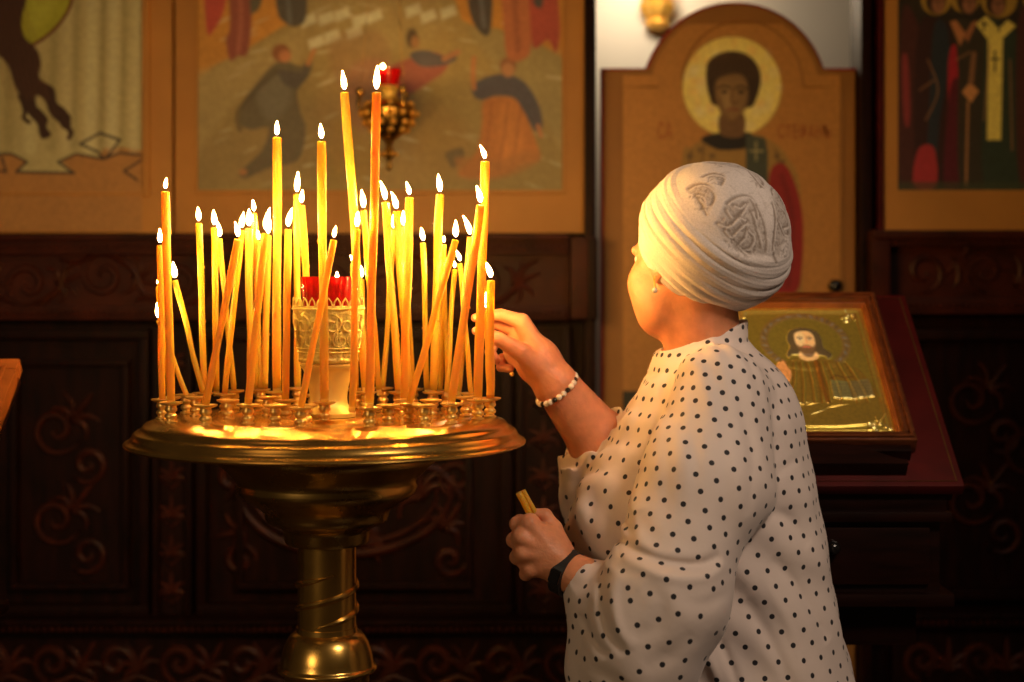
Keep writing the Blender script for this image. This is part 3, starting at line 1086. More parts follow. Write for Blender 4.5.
# gilded wall lamp beyond the door
lp = empty('wall_lamp', P(656, 16, 5.58), 'gilded wall lamp on the white wall above the arched door', 'lamp')
bm = new()
c = P(657, 3, 5.55)
lathe(bm, [(0, -.095), (.025, -.09), (.042, -.075), (.032, -.055), (.05, -.035), (.058, -.01), (.045, .01), (.055, .03), (.05, .05), (.03, .075), (0, .08)], c, 24, lambda r, z, a: r * (1 + .12 * math.sin(8 * a)))
tube(bm, [c, c + Vector((0, .045, 0))], 0.012, 8)
obj('bracket', bm, MATS['lamp_gilt'], lp)
bm = new()
lathe(bm, [(0, .075), (.04, .08), (.055, .13), (.04, .18), (0, .2)], c, 20)
gm = bpy.data.materials.new('lamp_glow')
gm.use_nodes = True
gb = gm.node_tree.nodes['Principled BSDF']
gb.inputs['Base Color'].default_value = (1, .85, .6, 1)
gb.inputs['Emission Color'].default_value = (1, .78, .5, 1)
gb.inputs['Emission Strength'].default_value = 14.0
obj('lamp_shade', bm, gm, lp)
# ================================================================ right lectern with the framed icon
LEC_T = 0.654          # slope of the desk
cT, sT = math.cos(LEC_T), math.sin(LEC_T)


class Desk:
    """local frame on a slanted desk: u right, v up the slope, n off the surface"""

    def __init__(s, o): s.o = Vector(o)
    def __call__(s, u, v, n=0.0): return s.o + Vector((u, v * cT - n * sT, v * sT + n * cT))


def dbox(bm, D, u0, v0, n0, u1, v1, n1, bev=0.0):
    vs = [bm.verts.new(D(u, v, n)) for u in (u0, u1) for v in (v0, v1) for n in (n0, n1)]
    idx = [(0, 1, 3, 2), (4, 6, 7, 5), (0, 4, 5, 1), (2, 3, 7, 6), (0, 2, 6, 4), (1, 5, 7, 3)]
    fs = [bm.faces.new([vs[i] for i in f]) for f in idx]
    if bev: bmesh.ops.bevel(bm, geom=list({e for f in fs for e in f.edges}), offset=bev, segments=2, profile=0.7, affect='EDGES')


# desk origin: front edge of the slope, centred
XC = 0.562
D1 = Desk((XC, 2.83, 0.965))
SL = 0.546                                # slope length
HWD = 0.239
lec = empty('lectern', (XC, 3.05, 0.0), 'dark red lacquered lectern with drawer under the framed icon', 'lectern')
bm = new()
dbox(bm, D1, -HWD, 0.0, -0.022, HWD, SL, 0.0, 0.004)
obj('desk_top', bm, MATS['red_lacquer'], lec)
bm = new()
for a, b in (((-HWD + .012, .012), (HWD - .012, .012)), ((-HWD + .012, SL - .012), (HWD - .012, SL - .012)), ((-HWD + .012, .012), (-HWD + .012, SL - .012)), ((HWD - .012, .012), (HWD - .012, SL - .012))):
    tube(bm, [D1(a[0], a[1], .0004), D1(b[0], b[1], .0004)], 0.0012, 6)
obj('gilt_line', bm, MATS['thin_gold'], lec)
bm = new()
# moulded rim beneath the slope and the drawer box
dbox(bm, D1, -HWD + .012, 0.012, -0.05, HWD - .012, SL - .02, -0.022, 0.006)
box(bm, (XC - .215, 2.855, 0.915), (XC + .215, 3.25, 0.95), 0.008)
box(bm, (XC - .222, 2.845, 0.898), (XC + .222, 3.26, 0.917), 0.006)
box(bm, (XC - .205, 2.865, 0.77), (XC + .205, 3.24, 0.90), 0.006)
A = [(2.865, 0.94), (3.22, 0.94), (3.22, 1.20), (2.865, 0.945)]
va = [bm.verts.new((XC - .2, y, z)) for y, z in A]
vb = [bm.verts.new((XC + .2, y, z)) for y, z in A]
bm.faces.new(va)
bm.faces.new(vb[::-1])
for i in range(4): bm.faces.new((va[i], vb[i], vb[(i + 1) % 4], va[(i + 1) % 4]))
box(bm, (XC - .225, 2.84, 0.748), (XC + .225, 3.26, 0.772), 0.007)
box(bm, (XC - .17, 2.89, 0.668), (XC + .17, 3.2, 0.75), 0.01)
obj('body', bm, MATS['lectern_wood'], lec)
bm = new()
box(bm, (XC - .185, 2.855, 0.785), (XC + .185, 2.88, 0.888), 0.006)
dr = obj('drawer', bm, MATS['lectern_wood'], lec)
bm = new()
c = P(832, 547, 2.855)
sphere(bm, c + Vector((0, -.012, 0)), 0.013, 14, 9)
tube(bm, [c + Vector((0, -.01, 0)), c + Vector((0, .012, 0))], 0.006, 10)
obj('knob', bm, MATS['black_bead'], dr)
bm = new()
lathe(bm, [(0, .66), (.075, .66), (.075, .645), (.05, .63), (.04, .6), (.048, .5), (.052, .4), (.045, .3), (.038, .2), (.06, .14), (.08, .11), (0, .11)], (XC, 3.05, 0), 28)
obj('column', bm, MATS['lectern_wood'], lec)
bm = new()
for a in range(4):
    q = [(0.03, .13), (.10, .12), (.17, .07), (.22, .03), (.26, .025)]
    ca, sa = math.cos(PI / 4 + a * PI / 2), math.sin(PI / 4 + a * PI / 2)
    tube(bm, [Vector((XC + r * ca, 3.05 + r * sa, z)) for r, z in spline(q, 5)], 0.024, 10)
obj('foot', bm, MATS['lectern_wood'], lec)
# carved ledge on which the framed icon stands
bm = new()
pts = [(-.13, .0), (.15, .0), (.15, .010), (.13, .014), (.10, .03), (.05, .048), (0, .052), (-.05, .048), (-.10, .03), (-.13, .016)]
vs0 = [bm.verts.new(D1(u - .01, .026 + v, .001)) for u, v in pts]
vs1 = [bm.verts.new(D1(u - .01, .026 + v, .030)) for u, v in pts]
bm.faces.new(vs0)
bm.faces.new(vs1[::-1])
for i in range(len(pts)): bm.faces.new((vs0[i], vs1[i], vs1[(i + 1) % len(pts)], vs0[(i + 1) % len(pts)]))
dbox(bm, D1, -.155, .062, 0, .155, .079, .026, .005)
obj('ledge', bm, MATS['lectern_wood'], lec)

# the framed icon
V0, V1, HW = 0.082, 0.513, 0.168
fi = empty('framed_icon', D1(0, V0, 0.001), 'framed gilt icon of a bearded man holding an open book, on the red lectern', 'icon')


def frame_part(bm, D, hw, v0, v1, w, n0, n1, bev=.004):
    dbox(bm, D, -hw, v0, n0, hw, v0 + w, n1, bev)
    dbox(bm, D, -hw, v1 - w, n0, hw, v1, n1, bev)
    dbox(bm, D, -hw, v0 + w, n0, -hw + w, v1 - w, n1, bev)
    dbox(bm, D, hw - w, v0 + w, n0, hw, v1 - w, n1, bev)


bm = new()
frame_part(bm, D1, HW, V0, V1, .023, .002, .034, .006)
frame_part(bm, D1, HW - .006, V0 + .006, V1 - .006, .006, .03, .039, .0025)
frame_part(bm, D1, HW - .016, V0 + .016, V1 - .016, .005, .028, .036, .002)
dbox(bm, D1, -HW + .01, V0 + .01, .001, HW - .01, V1 - .01, .008)
obj('frame', bm, MATS['frame_wood'], fi)
bm = new()
frame_part(bm, D1, HW - .022, V0 + .022, V1 - .022, .006, .008, .026, .003)
frame_part(bm, D1, HW - .0275, V0 + .0275, V1 - .0275, .003, .008, .021, .0012)
obj('inner_frame', bm, MATS['frame_light'], fi)

# gilt cover with embossed robe, painted face (units: millimetres, v down)
iw, ih = (HW - .030) * 2000, (V1 - V0 - .060) * 1000
LI = (0.235, 0.178, 0.105)
cv = Canvas(0, 0, iw, ih, 1.0, (150, 104, 34), LI)
cv.m[:] = .85
cx, cy = iw * .535, 108
G1, G2, G3 = (174, 126, 44), (118, 80, 26), (196, 150, 64)
for k in range(3):
    cv.stroke([(6 + 5 * k, 6 + 5 * k), (iw - 6 - 5 * k, 6 + 5 * k), (iw - 6 - 5 * k, ih - 6 - 5 * k), (6 + 5 * k, ih - 6 - 5 * k), (6 + 5 * k, 6 + 5 * k)], 2.2, G1 if k % 2 else G2, 1.5, .7, sm=False, hgt=1.2)
r = np.random.default_rng(21)
for ccx in (28, iw - 28):
    for ccy in (28, ih - 28):
        for k in range(16):
            a, q = r.uniform(0, 6.28), r.uniform(2, 22)
            cv.ell(ccx + q * math.cos(a), ccy + q * math.sin(a), r.uniform(2.5, 6), r.uniform(2, 4), G3 if k % 2 else G2, 2, .6, hgt=r.uniform(1.5, 3.5), rot=a)
cv.ell(cx, cy - 4, 88, 88, (138, 100, 46), 2, hgt=.8)
cv.ell(cx, cy - 4, 72, 72, (150, 106, 36), 2, hgt=-0.5)
for k in range(44):
    a = k / 44 * 2 * PI
    cv.ell(cx + 80 * math.cos(a), cy - 4 + 80 * math.sin(a), 5.5, 2.6, (154, 128, 92) if k % 2 else (110, 84, 50), 2.5, .8, hgt=.8, rot=a * 2 + .6)
# robe
cv.T = (cx, cy - 4, .90)
cv.poly([(cx - 46, 168), (cx - 20, 158), (cx + 20, 158), (cx + 46, 168), (cx + 80, 184), (cx + 108, 214), (cx + 118, ih - 14), (cx - 118, ih - 14), (cx - 104, 220), (cx - 80, 186)], (140, 98, 32), 2, hgt=2.5)
for x0, x1 in ((-36, -60), (-22, -34), (-8, -10), (8, 6), (20, 22), (34, 46), (56, 78), (76, 100)):
    cv.stroke([(cx + x0, 172), (cx + (x0 + x1) / 2 + 3, 240), (cx + x1, ih - 70)], 5, G2, 3, .75, hgt=-1.6)
    cv.stroke([(cx + x0 + 5, 174), (cx + (x0 + x1) / 2 + 8, 240), (cx + x1 + 5, ih - 74)], 3.4, G1, 2.4, .6, hgt=1.6)
cv.stroke([(cx + 14, 172), (cx + 16, 260), (cx + 18, 300)], 9, (128, 74, 24), 2, .8, hgt=1.5)
for k in range(14):
    y = ih - 66 + r.uniform(0, 46)
    x = r.uniform(14, iw * .62)
    cv.stroke([(x, y), (x + r.uniform(24, 60), y - r.uniform(4, 22))], 2.6, G3 if k % 2 else G2, 2, .7, sm=False, hgt=2.2, taper=True)
# blessing hand
cv.m[:] = cv.m
cv.poly([(cx - 76, 196), (cx - 66, 172), (cx - 60, 176), (cx - 56, 166), (cx - 50, 190), (cx - 44, 206), (cx - 50, 236), (cx - 64, 250), (cx - 72, 226)], (130, 84, 40), 2, metal=.2, hgt=2)
cv.stroke([(cx - 66, 200), (cx - 54, 208), (cx - 52, 230)], 2, (90, 50, 20), 2, .7)
# open book with embossed rows
cv.poly([(cx + 34, 232), (cx + 70, 238), (cx + 72, 292), (cx + 32, 288)], (148, 116, 58), 1.5, sm=False, hgt=2.5)
cv.poly([(cx + 72, 238), (cx + 116, 228), (cx + 118, 284), (cx + 74, 292)], (140, 108, 54), 1.5, sm=False, hgt=2.5)
for row in range(5):
    for k in range(22):
        x = cx + 38 + k * 3.5
        y = 242 + row * 9.5 + (3 if k < 10 else -2)
        cv.stroke([(x, y), (x + r.uniform(-1, 1), y + 6)], 1.1, (92, 66, 40), 1, .8, sm=False)
cv.stroke([(cx + 36, 226), (cx + 50, 218), (cx + 66, 224), (cx + 84, 222)], 4, (104, 62, 26), 2, .8)
# hair, face, beard
cv.m = cv.m
HAIR = (46, 36, 18)
cv.T = (cx, cy + 6, .80)
cv.poly([(cx - 44, 96), (cx - 36, 66), (cx - 14, 50), (cx + 12, 50), (cx + 34, 64), (cx + 42, 92), (cx + 42, 124), (cx + 58, 150), (cx + 46, 166), (cx + 34, 154), (cx - 34, 150), (cx - 46, 162), (cx - 52, 150), (cx - 40, 122)], HAIR, 2.5, metal=0, hgt=1.5)
cv.poly([(cx - 16, 138), (cx + 18, 138), (cx + 24, 164), (cx, 176), (cx - 22, 166)], (150, 100, 56), 3, metal=0)
cv.poly([(cx - 25, 90), (cx - 20, 70), (cx, 62), (cx + 18, 68), (cx + 24, 90), (cx + 22, 118), (cx + 14, 136), (cx, 146), (cx - 12, 138), (cx - 22, 118)], (150, 100, 58), 2.5, metal=0)
cv.poly([(cx - 20, 76), (cx - 4, 68), (cx - 2, 100), (cx - 8, 118), (cx - 20, 108)], (176, 122, 74), 8, .6, metal=0)
cv.poly([(cx - 22, 116), (cx - 14, 122), (cx - 8, 117), (cx + 2, 115), (cx + 10, 118), (cx + 16, 122), (cx + 23, 114), (cx + 20, 140), (cx + 8, 158), (cx - 4, 158), (cx - 16, 142)], (58, 40, 20), 4, .95, metal=0)
cv.stroke([(cx - 7, 124), (cx, 122), (cx + 8, 124)], 4, (140, 66, 44), 2, metal=0)
for sgn in (-1, 1):
    ex = cx + sgn * 11.5
    cv.stroke([(ex - 7, 88), (ex, 84.5), (ex + 7, 88)], 2.6, (52, 34, 16), 1.6, metal=0)
    cv.ell(ex, 93, 5.6, 2.8, (170, 140, 104), 1.2, metal=0)
    cv.ell(ex, 93, 2.8, 2.8, (28, 18, 10), 1.2, metal=0)
    cv.stroke([(ex - 6, 91.5), (ex, 89.5), (ex + 6, 91.5)], 1.5, (44, 26, 14), 1.2, metal=0)
cv.stroke([(cx + 3, 86), (cx + 4, 106), (cx - 4, 111), (cx - 6, 109)], 2.2, (118, 70, 36), 2, .8, metal=0)


cv.T = None


def icon_map(X, Y, h):
    u = (X - iw / 2) / 1000
    v = (V1 - .030) - Y / 1000
    n = .015 + h / 1000
    o = D1.o
    return o.x + u, o.y + v * cT - n * sT, o.z + v * sT + n * cT


cv.build('gilt_cover', MATS['icon_metal'], icon_map, fi)

# ================================================================ left lectern, only a corner of its framed icon shows
D2 = Desk((-1.10, 2.489, 0.826))
lc = empty('lectern', (-1.1, 2.8, 0.0), 'dark lectern under the wooden frame at the far left edge', 'lectern')
bm = new()
dbox(bm, D2, -.20, 0.0, -.022, .20, .545, 0.0, .004)
obj('desk_top', bm, MATS['lectern_wood'], lc)
bm = new()
A = [(2.53, .75), (2.88, .75), (2.88, 1.10), (2.53, .835)]
va = [bm.verts.new((-1.27, y, z)) for y, z in A]
vb = [bm.verts.new((-.93, y, z)) for y, z in A]
bm.faces.new(va)
bm.faces.new(vb[::-1])
for i in range(4): bm.faces.new((va[i], vb[i], vb[(i + 1) % 4], va[(i + 1) % 4]))
box(bm, (-1.29, 2.51, .73), (-.91, 2.9, .752), .006)
obj('body', bm, MATS['lectern_wood'], lc)
bm = new()
lathe(bm, [(0, .735), (.07, .735), (.05, .70), (.04, .65), (.05, .5), (.045, .3), (.038, .2), (.06, .13), (.16, .05), (.18, .0), (0, 0)], (-1.1, 2.75, 0), 28)
obj('column', bm, MATS['lectern_wood'], lc)
lf = empty('framed_icon', D2(0, .14, .001), 'wooden framed gilt icon at the far left edge, only its corner in view', 'icon')
bm = new()
frame_part(bm, D2, .207, .13, .55, .028, .002, .034, .007)
frame_part(bm, D2, .207 - .02, .15, .53, .006, .03, .037, .002)
dbox(bm, D2, -.2, .135, .001, .2, .545, .008)
obj('frame', bm, MATS['frame_light'], lf)
iw2, ih2 = 358.0, 364.0
cv = Canvas(0, 0, iw2, ih2, 2.0, (150, 104, 34), LI)
cv.m[:] = .8
cv.ell(iw2 / 2, 130, 90, 90, (170, 124, 44), 3, hgt=1.5)
cv.poly([(iw2 / 2 - 40, 120), (iw2 / 2, 60), (iw2 / 2 + 40, 120), (iw2 / 2 + 30, 180), (iw2 / 2 + 110, 230), (iw2 / 2 + 120, 360), (iw2 / 2 - 120, 360), (iw2 / 2 - 110, 230), (iw2 / 2 - 30, 180)], (90, 40, 24), 3, metal=0)
cv.ell(iw2 / 2, 130, 26, 36, (150, 100, 56), 3, metal=0)
for k in range(40):
    a, q = r.uniform(0, 6.28), r.uniform(4, 40)
    cv.ell(iw2 - 40 + q * math.cos(a) * .7, 40 + q * math.sin(a) * .7, 8, 4, G3 if k % 2 else G2, 3, .6, hgt=2.5, rot=a)


def icon_map2(X, Y, h):
    u = (X - iw2 / 2) / 1000
    v = .522 - Y / 1000
    n = .0085 + h / 1000
    o = D2.o
    return o.x + u, o.y + v * cT - n * sT, o.z + v * sT + n * cT


cv.build('gilt_cover', MATS['icon_metal'], icon_map2, lf)
# ================================================================ brass candle stand
SX, SY = (327.0 - 512) / F * 2.5, 2.5
ZT, ZL = 1.115, 1.146                    # tray top and the lip of the holders
cs = empty('candle_stand', (SX, SY, 0), 'round brass candle stand with a stepped tray of holders and ribbed pole', 'candle stand')
C0 = (SX, SY, 0)
bm = new()
lathe(bm, [(0, 1.117), (.05, 1.117), (.055, ZT + .003), (.09, ZT + .003), (.094, ZT), (.155, ZT), (.158, ZT + .002), (.2, ZT + .002), (.203, ZT - .001), (.268, ZT - .001), (.272, ZT - .004), (.279, ZT - .005), (.283, ZT - .010),
           (.286, ZT - .014), (.292, ZT - .016), (.296, ZT - .019), (.298, ZT - .024), (.301, ZT - .028), (.306, ZT - .031), (.3095, ZT - .033), (.3110, ZT - .0355), (.3100, ZT - .038),
           (.306, ZT - .0395), (.300, ZT - .0395), (.29, ZT - .038), (.18, ZT - .044), (0, ZT - .044)], C0, 160)
obj('tray', bm, MATS['brass'], cs, angle=math.radians(50))
bm = new()
lathe(bm, [(0, 1.0705), (.172, 1.0705), (.176, 1.066), (.176, 1.060), (.174, 1.052), (.168, 1.046), (.160, 1.040), (.150, 1.030), (.141, 1.022), (.139, 1.014), (.141, 1.008), (.138, 1.000), (.130, .993), (.118, .985), (.106, .978),
           (.098, .970), (.096, .962), (.094, .955), (.084, .950), (.071, .945), (.067, .938), (.066, .925), (.063, .920), (.05, .918), (0, .918)], C0, 96)
obj('bowl', bm, MATS['brass_dark'], cs, angle=math.radians(50))
bm = new()
lathe(bm, [(0, .925), (.0455, .925), (.0455, .775), (0, .775)], C0, 72)
pole = obj('pole', bm, MATS['brass'], cs)
bm = new()
for k in range(2):
    q, rr = [], []
    n = 60
    for i in range(n):
        t = i / (n - 1)
        a = -1.9 + k * PI + t * 2 * PI * 1.12
        q.append(Vector((SX + .0455 * math.cos(a), SY + .0455 * math.sin(a), .795 + t * .082)))
        rr.append(.0050 * min(1, 6 * t + .1, 6 * (1 - t) + .1))
    tube(bm, q, rr, 8)
obj('spiral_rib', bm, MATS['brass'], pole)
bm = new()
lathe(bm, [(0, .79), (.047, .79), (.0475, .782), (.053, .780), (.058, .776), (.064, .766), (.069, .752), (.0715, .741), (.0725, .733), (.0735, .730), (.0765, .7285), (.078, .7255), (.0765, .722), (.0735, .720), (0, .720)], C0, 72)
obj('bell_collar', bm, MATS['brass'], cs, angle=math.radians(50))
bm = new()
lathe(bm, [(0, .722), (.066, .722), (.066, .68), (.055, .65), (.05, .60), (.05, .22), (.06, .18), (.1, .14), (.16, .1), (.2, .07), (.235, .05), (.245, .03), (.245, 0), (0, 0)], C0, 64)
obj('base', bm, MATS['brass_dark'], cs, angle=math.radians(50))
HP = [(0.0100, 0), (.0100, .002), (.0068, .0035), (.0066, .005), (.0088, .0068), (.0098, .0095), (.0086, .0122), (.0064, .0140), (.0068, .0155), (.0090, .0175), (.0096, .0200), (.0086, .0228), (.0080, .0250), (.0150, .0272), (.0176, .0288), (.0178, .0306), (.0168, .0309),
      (.0105, .0290), (.0085, .0275), (.0075, .022), (0, .022)]
HOLD = None


def holder(x, y):
    global HOLD
    if HOLD is None:
        bm = new()
        lathe(bm, HP, (0, 0, 0), 28)
        HOLD = obj('candle_holder', bm, MATS['holder_brass'], None, angle=math.radians(50))
        h = HOLD
    else:
        h = HOLD.copy()
        COL.objects.link(h)
    h.parent = cs
    h.location = (x - SX, y - SY, ZT - .0005)
    return h


# ---------------------------------------------------------------- candles
def flame_mesh(bm, c, h, r, lean):
    """teardrop flame standing on c, leaning by (dx, dy) at its tip"""
    prof = [(0, 0), (.45, .07), (.8, .18), (1.0, .33), (.97, .46), (.8, .62), (.55, .77), (.28, .90), (.08, .98), (0, 1.0)]
    rings = []
    for q, t in prof:
        o = Vector((lean[0] * t * t, lean[1] * t * t, h * t))
        if q == 0: rings.append([bm.verts.new(c + o)])
        else: rings.append([bm.verts.new(c + o + Vector((q * r * math.cos(2 * PI * k / 10), q * r * math.sin(2 * PI * k / 10), 0))) for k in range(10)])
    for A, B in zip(rings[:-1], rings[1:]):
        for k in range(10):
            l = (k + 1) % 10
            if len(A) == 1: bm.faces.new((A[0], B[k], B[l]))
            elif len(B) == 1: bm.faces.new((A[k], A[l], B[0]))
            else: bm.faces.new((A[k], A[l], B[l], B[k]))


HOLES = []


def candle(bx, by, tx, ty, w, fl, lean, label, mid=0.0, dtop=0.0, hold=True, d=None):
    """beeswax taper: foot and top as photo points, w thickness in pixels, fl flame height in pixels (0: unlit)"""
    d = 1600 * (CAMZ - ZL) / (by - HOR) if d is None else d
    b = P(bx, by, d)
    if hold:                              # every foot stands on the tray
        for _ in range(60):
            if math.hypot(b.x - SX, b.y - SY) < .2565: break
            d += .003 if b.y < SY else -.003
            b = P(bx, HOR + 1600 * (CAMZ - ZL) / d, d)
    t = P(tx, ty, d + dtop)
    ax = (t - b).normalized()
    foot = b - ax * (.0085 / max(.3, ax.z))
    rad = min(.0073, w * .5 * d / F)
    n = 16
    L = (t - foot).length
    pts, rr = [], []
    side = Vector((1, 0.3 * random.uniform(-1, 1), 0))
    wob = [random.uniform(-.0012, .0012) for _ in range(4)]
    for i in range(n + 1):
        s = i / n
        p = foot.lerp(t, s) + side * (mid * d / F * 4 * s * (1 - s) + wob[0] * math.sin(2 * PI * s) + .5 * wob[1] * math.sin(4 * PI * s))
        pts.append(p)
        rr.append(rad * (1 + .04 * math.sin(9 * s + 40 * wob[2]) + random.uniform(-.025, .025)))
    rr[0] *= .9
    pts.append(pts[-1] + ax * .0012)
    rr.append(rad * .80)
    bm = new()
    tube(bm, pts, rr, 14)
    # softened rim, melted dish and runs of wax
    pool = pts[-1]
    for _ in range(3 if fl else 0):
        a, s = random.uniform(0, 2 * PI), random.uniform(.35, .97)
        k = int(s * n)
        x1, x2 = frame_of(ax)
        c = pts[k] + (x1 * math.cos(a) + x2 * math.sin(a)) * rad * .96
        sphere(bm, c, rad * random.uniform(.22, .34), 7, 5, (1, 1, random.uniform(1.2, 2.6)))
    o = obj('candle', bm, MATS['beeswax'], None, origin=b)
    tag(o, label, 'candle', 'lit beeswax candles in the brass stand' if fl else 'unlit stub candles in the hand')
    if fl:
        hf = max(5.5, fl - 2.5) * d / F
        lx = lean * d / F
        wk = pool + Vector((lx * .15, 0, min(.0075, .003 + hf * .15)))
        bm = new()
        tube(bm, [pool - ax * .003, pool.lerp(wk, .6) + Vector((0, 0, .001)), wk], [.0007, .0006, .0005], 6)
        obj('wick', bm, MATS['wick_black'], o)
        bm = new()
        flame_mesh(bm, pool + Vector((lx * .05, 0, .0032)), hf, max(.0023, min(.0050, hf * .185)), (lx, random.uniform(-.002, .002)))
        obj('flame', bm, MATS['flame'], o)
    if hold:
        for h in HOLES:
            if (h[0] - b.x) ** 2 + (h[1] - b.y) ** 2 < .0011: break
        else:
            HOLES.append((b.x, b.y))
            holder(b.x, b.y)
    return o


CANDLES = [
    # foot x, y, top x, y, thick, flame, lean, label
    (162.4, 398, 160, 246, 6.8, 17, 0, 'thin upright candle at the left rim, just left of the thick tall one'),
    (171, 401.5, 165.4, 192, 8.4, 14, 1, 'thick tall candle standing alone highest at the left rim of the tray'),
    (170, 389.5, 158.2, 287, 5, 8, 0, 'short candle nearly hidden behind the thin leftmost candle, tiny flame'),
    (186.5, 391.5, 158.6, 321, 5, 19, -1, 'lowest candle at the far left, leaning left behind the others'),
    (203, 390, 175, 281, 5.8, 19, -2, 'short candle leaning steeply left beside the thick left rim candle'),
    (204.7, 387.5, 198.8, 224, 6.4, 17, -1, 'slim straight candle standing apart, third tall flame from the left'),
    (216.4, 389, 214.5, 228, 6.6, 18, -1, 'straight candle in the left group, just left of a slimmer leaning one'),
    (233.7, 387.5, 219.6, 239.6, 5.6, 18, -2, 'slim candle leaning left, crossing behind the steep orange one'),
    (205.6, 404, 238, 240, 7.6, 18, -3, 'front candle leaning steeply right at the left of the tray'),
    (225, 393, 241.5, 231, 6, 19, 2, 'slim candle leaning right behind the steep front left one'),
    (251, 388, 249, 229, 8, 20, 0, 'thick upright candle in the dense left cluster under the brightest flame'),
    (248, 403.5, 265.5, 234, 7.6, 26, 4, 'front orange candle leaning gently right in the left cluster'),
    (260, 385.5, 254, 214, 6, 14, -1, 'candle with the topmost flame of the dense left cluster'),
    (254.5, 386, 258.7, 242, 5, 11, -1, 'low slim candle with small flame inside the dense left cluster'),
    (264.5, 386.5, 268, 236, 7, 18, 2, 'upright candle close behind the front one leaning in the left cluster'),
    (277, 391, 277, 138, 9.4, 17, 0, 'very tall thick straight candle left of the red glass lamp'),
    (285.6, 399, 288, 230, 7.4, 22, 4, 'medium upright candle just right of the very tall left one'),
    (297.5, 385.5, 297, 195, 7, 23, 1, 'tall candle at the left edge of the red lamp'),
    (313.5, 394, 301.5, 206, 7, 16, 1, 'candle leaning left across the left side of the red lamp'),
    (324.5, 401, 321.5, 142, 8.8, 18, -1, 'very tall candle standing in front of the red lamp'),
    (301, 406.5, 333.8, 240.5, 6.8, 14, 2, 'front candle leaning right, crossing in front of the red lamp'),
    (366, 391, 344.5, 93, 8.6, 22, -2, 'second tallest candle of all, leaning slightly left'),
    (369.5, 406.5, 376.5, 93, 8.8, 27, 1, 'tallest candle of all, bent slightly, in the front row'),
    (379, 390, 363.6, 211, 6, 21, -2, 'candle leaning left behind the tallest one'),
    (352, 406.5, 357, 230, 7, 18, 1, 'front candle just right of the red lamp'),
    (364, 390, 361.8, 280, 5, 16, -2, 'low thin candle right of the red lamp, partly hidden'),
    (356, 388, 353, 264, 5, 9, -3, 'low candle with a tiny flame beside the red glass, behind others'),
    (398.6, 391, 385.5, 203, 7.6, 22, -5, 'candle leaning left right after the tallest one, bright big flame'),
    (408.5, 391, 396.6, 212, 7.4, 20, -5, 'candle of the middle group leaning left with its flame blown left'),
    (383, 383.5, 394, 231, 5.2, 16, -1, 'slim candle leaning right beyond the gap behind the tallest one'),
    (413, 387, 403.5, 228, 5.2, 17, 0, 'slim low candle between two thicker ones in the middle group'),
    (404.5, 399, 409.4, 198, 8.4, 16, -3, 'thick candle with the highest flame of the middle group'),
    (427, 386.5, 423, 243.5, 5.4, 16, -2, 'thin short candle standing apart right of the middle group'),
    (433, 391, 440, 195, 8.2, 21, -2, 'tall thick candle standing between the middle and right groups'),
    (409.4, 402.5, 455.5, 240.5, 6.8, 20, 0, 'front candle leaning steeply right across the right group'),
    (447, 388, 444, 245, 4.6, 9, 0, 'thin candle with a tiny flame behind the steep right one'),
    (440, 387, 444, 273, 5, 16, 0, 'low candle hidden behind the steep right one, flame at its side'),
    (446.5, 391, 454.6, 270, 5, 6, 0, 'short thin candle with a faint bluish flame in the right group'),
    (471, 388, 460, 264, 5, 14, -4, 'short thin candle leaning left in the right group, flame blown left'),
    (459, 390.5, 470, 237.6, 5.4, 22, -7, 'slim candle leaning right with its flame blown far left'),
    (451.6, 402.5, 480.5, 206, 8.2, 20, -4, 'front thick candle leaning right at the right of the tray'),
    (478, 399, 485, 162, 9, 17, -5, 'very tall thick candle at the right rim of the tray'),
    (490, 397, 491, 281, 8, 20, -6, 'short candle at the right rim, nearest the lighting hand'),
    (489, 391, 486.4, 311, 5.4, 21, -2, 'lowest right candle, pinched by the woman\'s fingers'),
]
for c in CANDLES: candle(*c)
# holders that stand empty between the candles
for px, py in ((306, 404), (275, 404), (388, 404), (431, 399), (228, 399), (268, 396), (346, 385), (386, 386), (236, 385), (300, 397), (424, 404), (340, 396), (196, 396), (466, 396)):
    d = 1600 * (CAMZ - ZL) / (py - HOR)
    q = P(px, py, d)
    if all((h[0] - q.x) ** 2 + (h[1] - q.y) ** 2 > .0013 for h in HOLES) and (q.x - SX) ** 2 + (q.y - SY) ** 2 > .006 and (q.x - SX) ** 2 + (q.y - SY) ** 2 < .071:
        HOLES.append((q.x, q.y))
        holder(q.x, q.y)

# ---------------------------------------------------------------- red glass oil lamp in the middle of the tray
LX, LY = (328.5 - 512) / F * 2.5, 2.5
ol = empty('oil_lamp', (LX, LY, 1.1178), 'red glass oil lamp in a gilt filigree cup among the candles', 'oil lamp')
c = (LX, LY, 0)
bm = new()
lathe(bm, [(0, 1.1178), (.042, 1.1178), (.043, 1.124), (.036, 1.130), (.030, 1.137), (.029, 1.146), (.030, 1.158), (.033, 1.172), (.037, 1.186), (.041, 1.193), (.044, 1.196), (.0445, 1.199), (.040, 1.202), (0, 1.202)], c, 48)
obj('stem', bm, MATS['gold_smooth'], ol)


def fil(r, z, a):
    return r * (1 + .022 * math.sin(14 * a + 190 * z) * math.sin(150 * (z - 1.2)) + .012 * math.sin(28 * a))


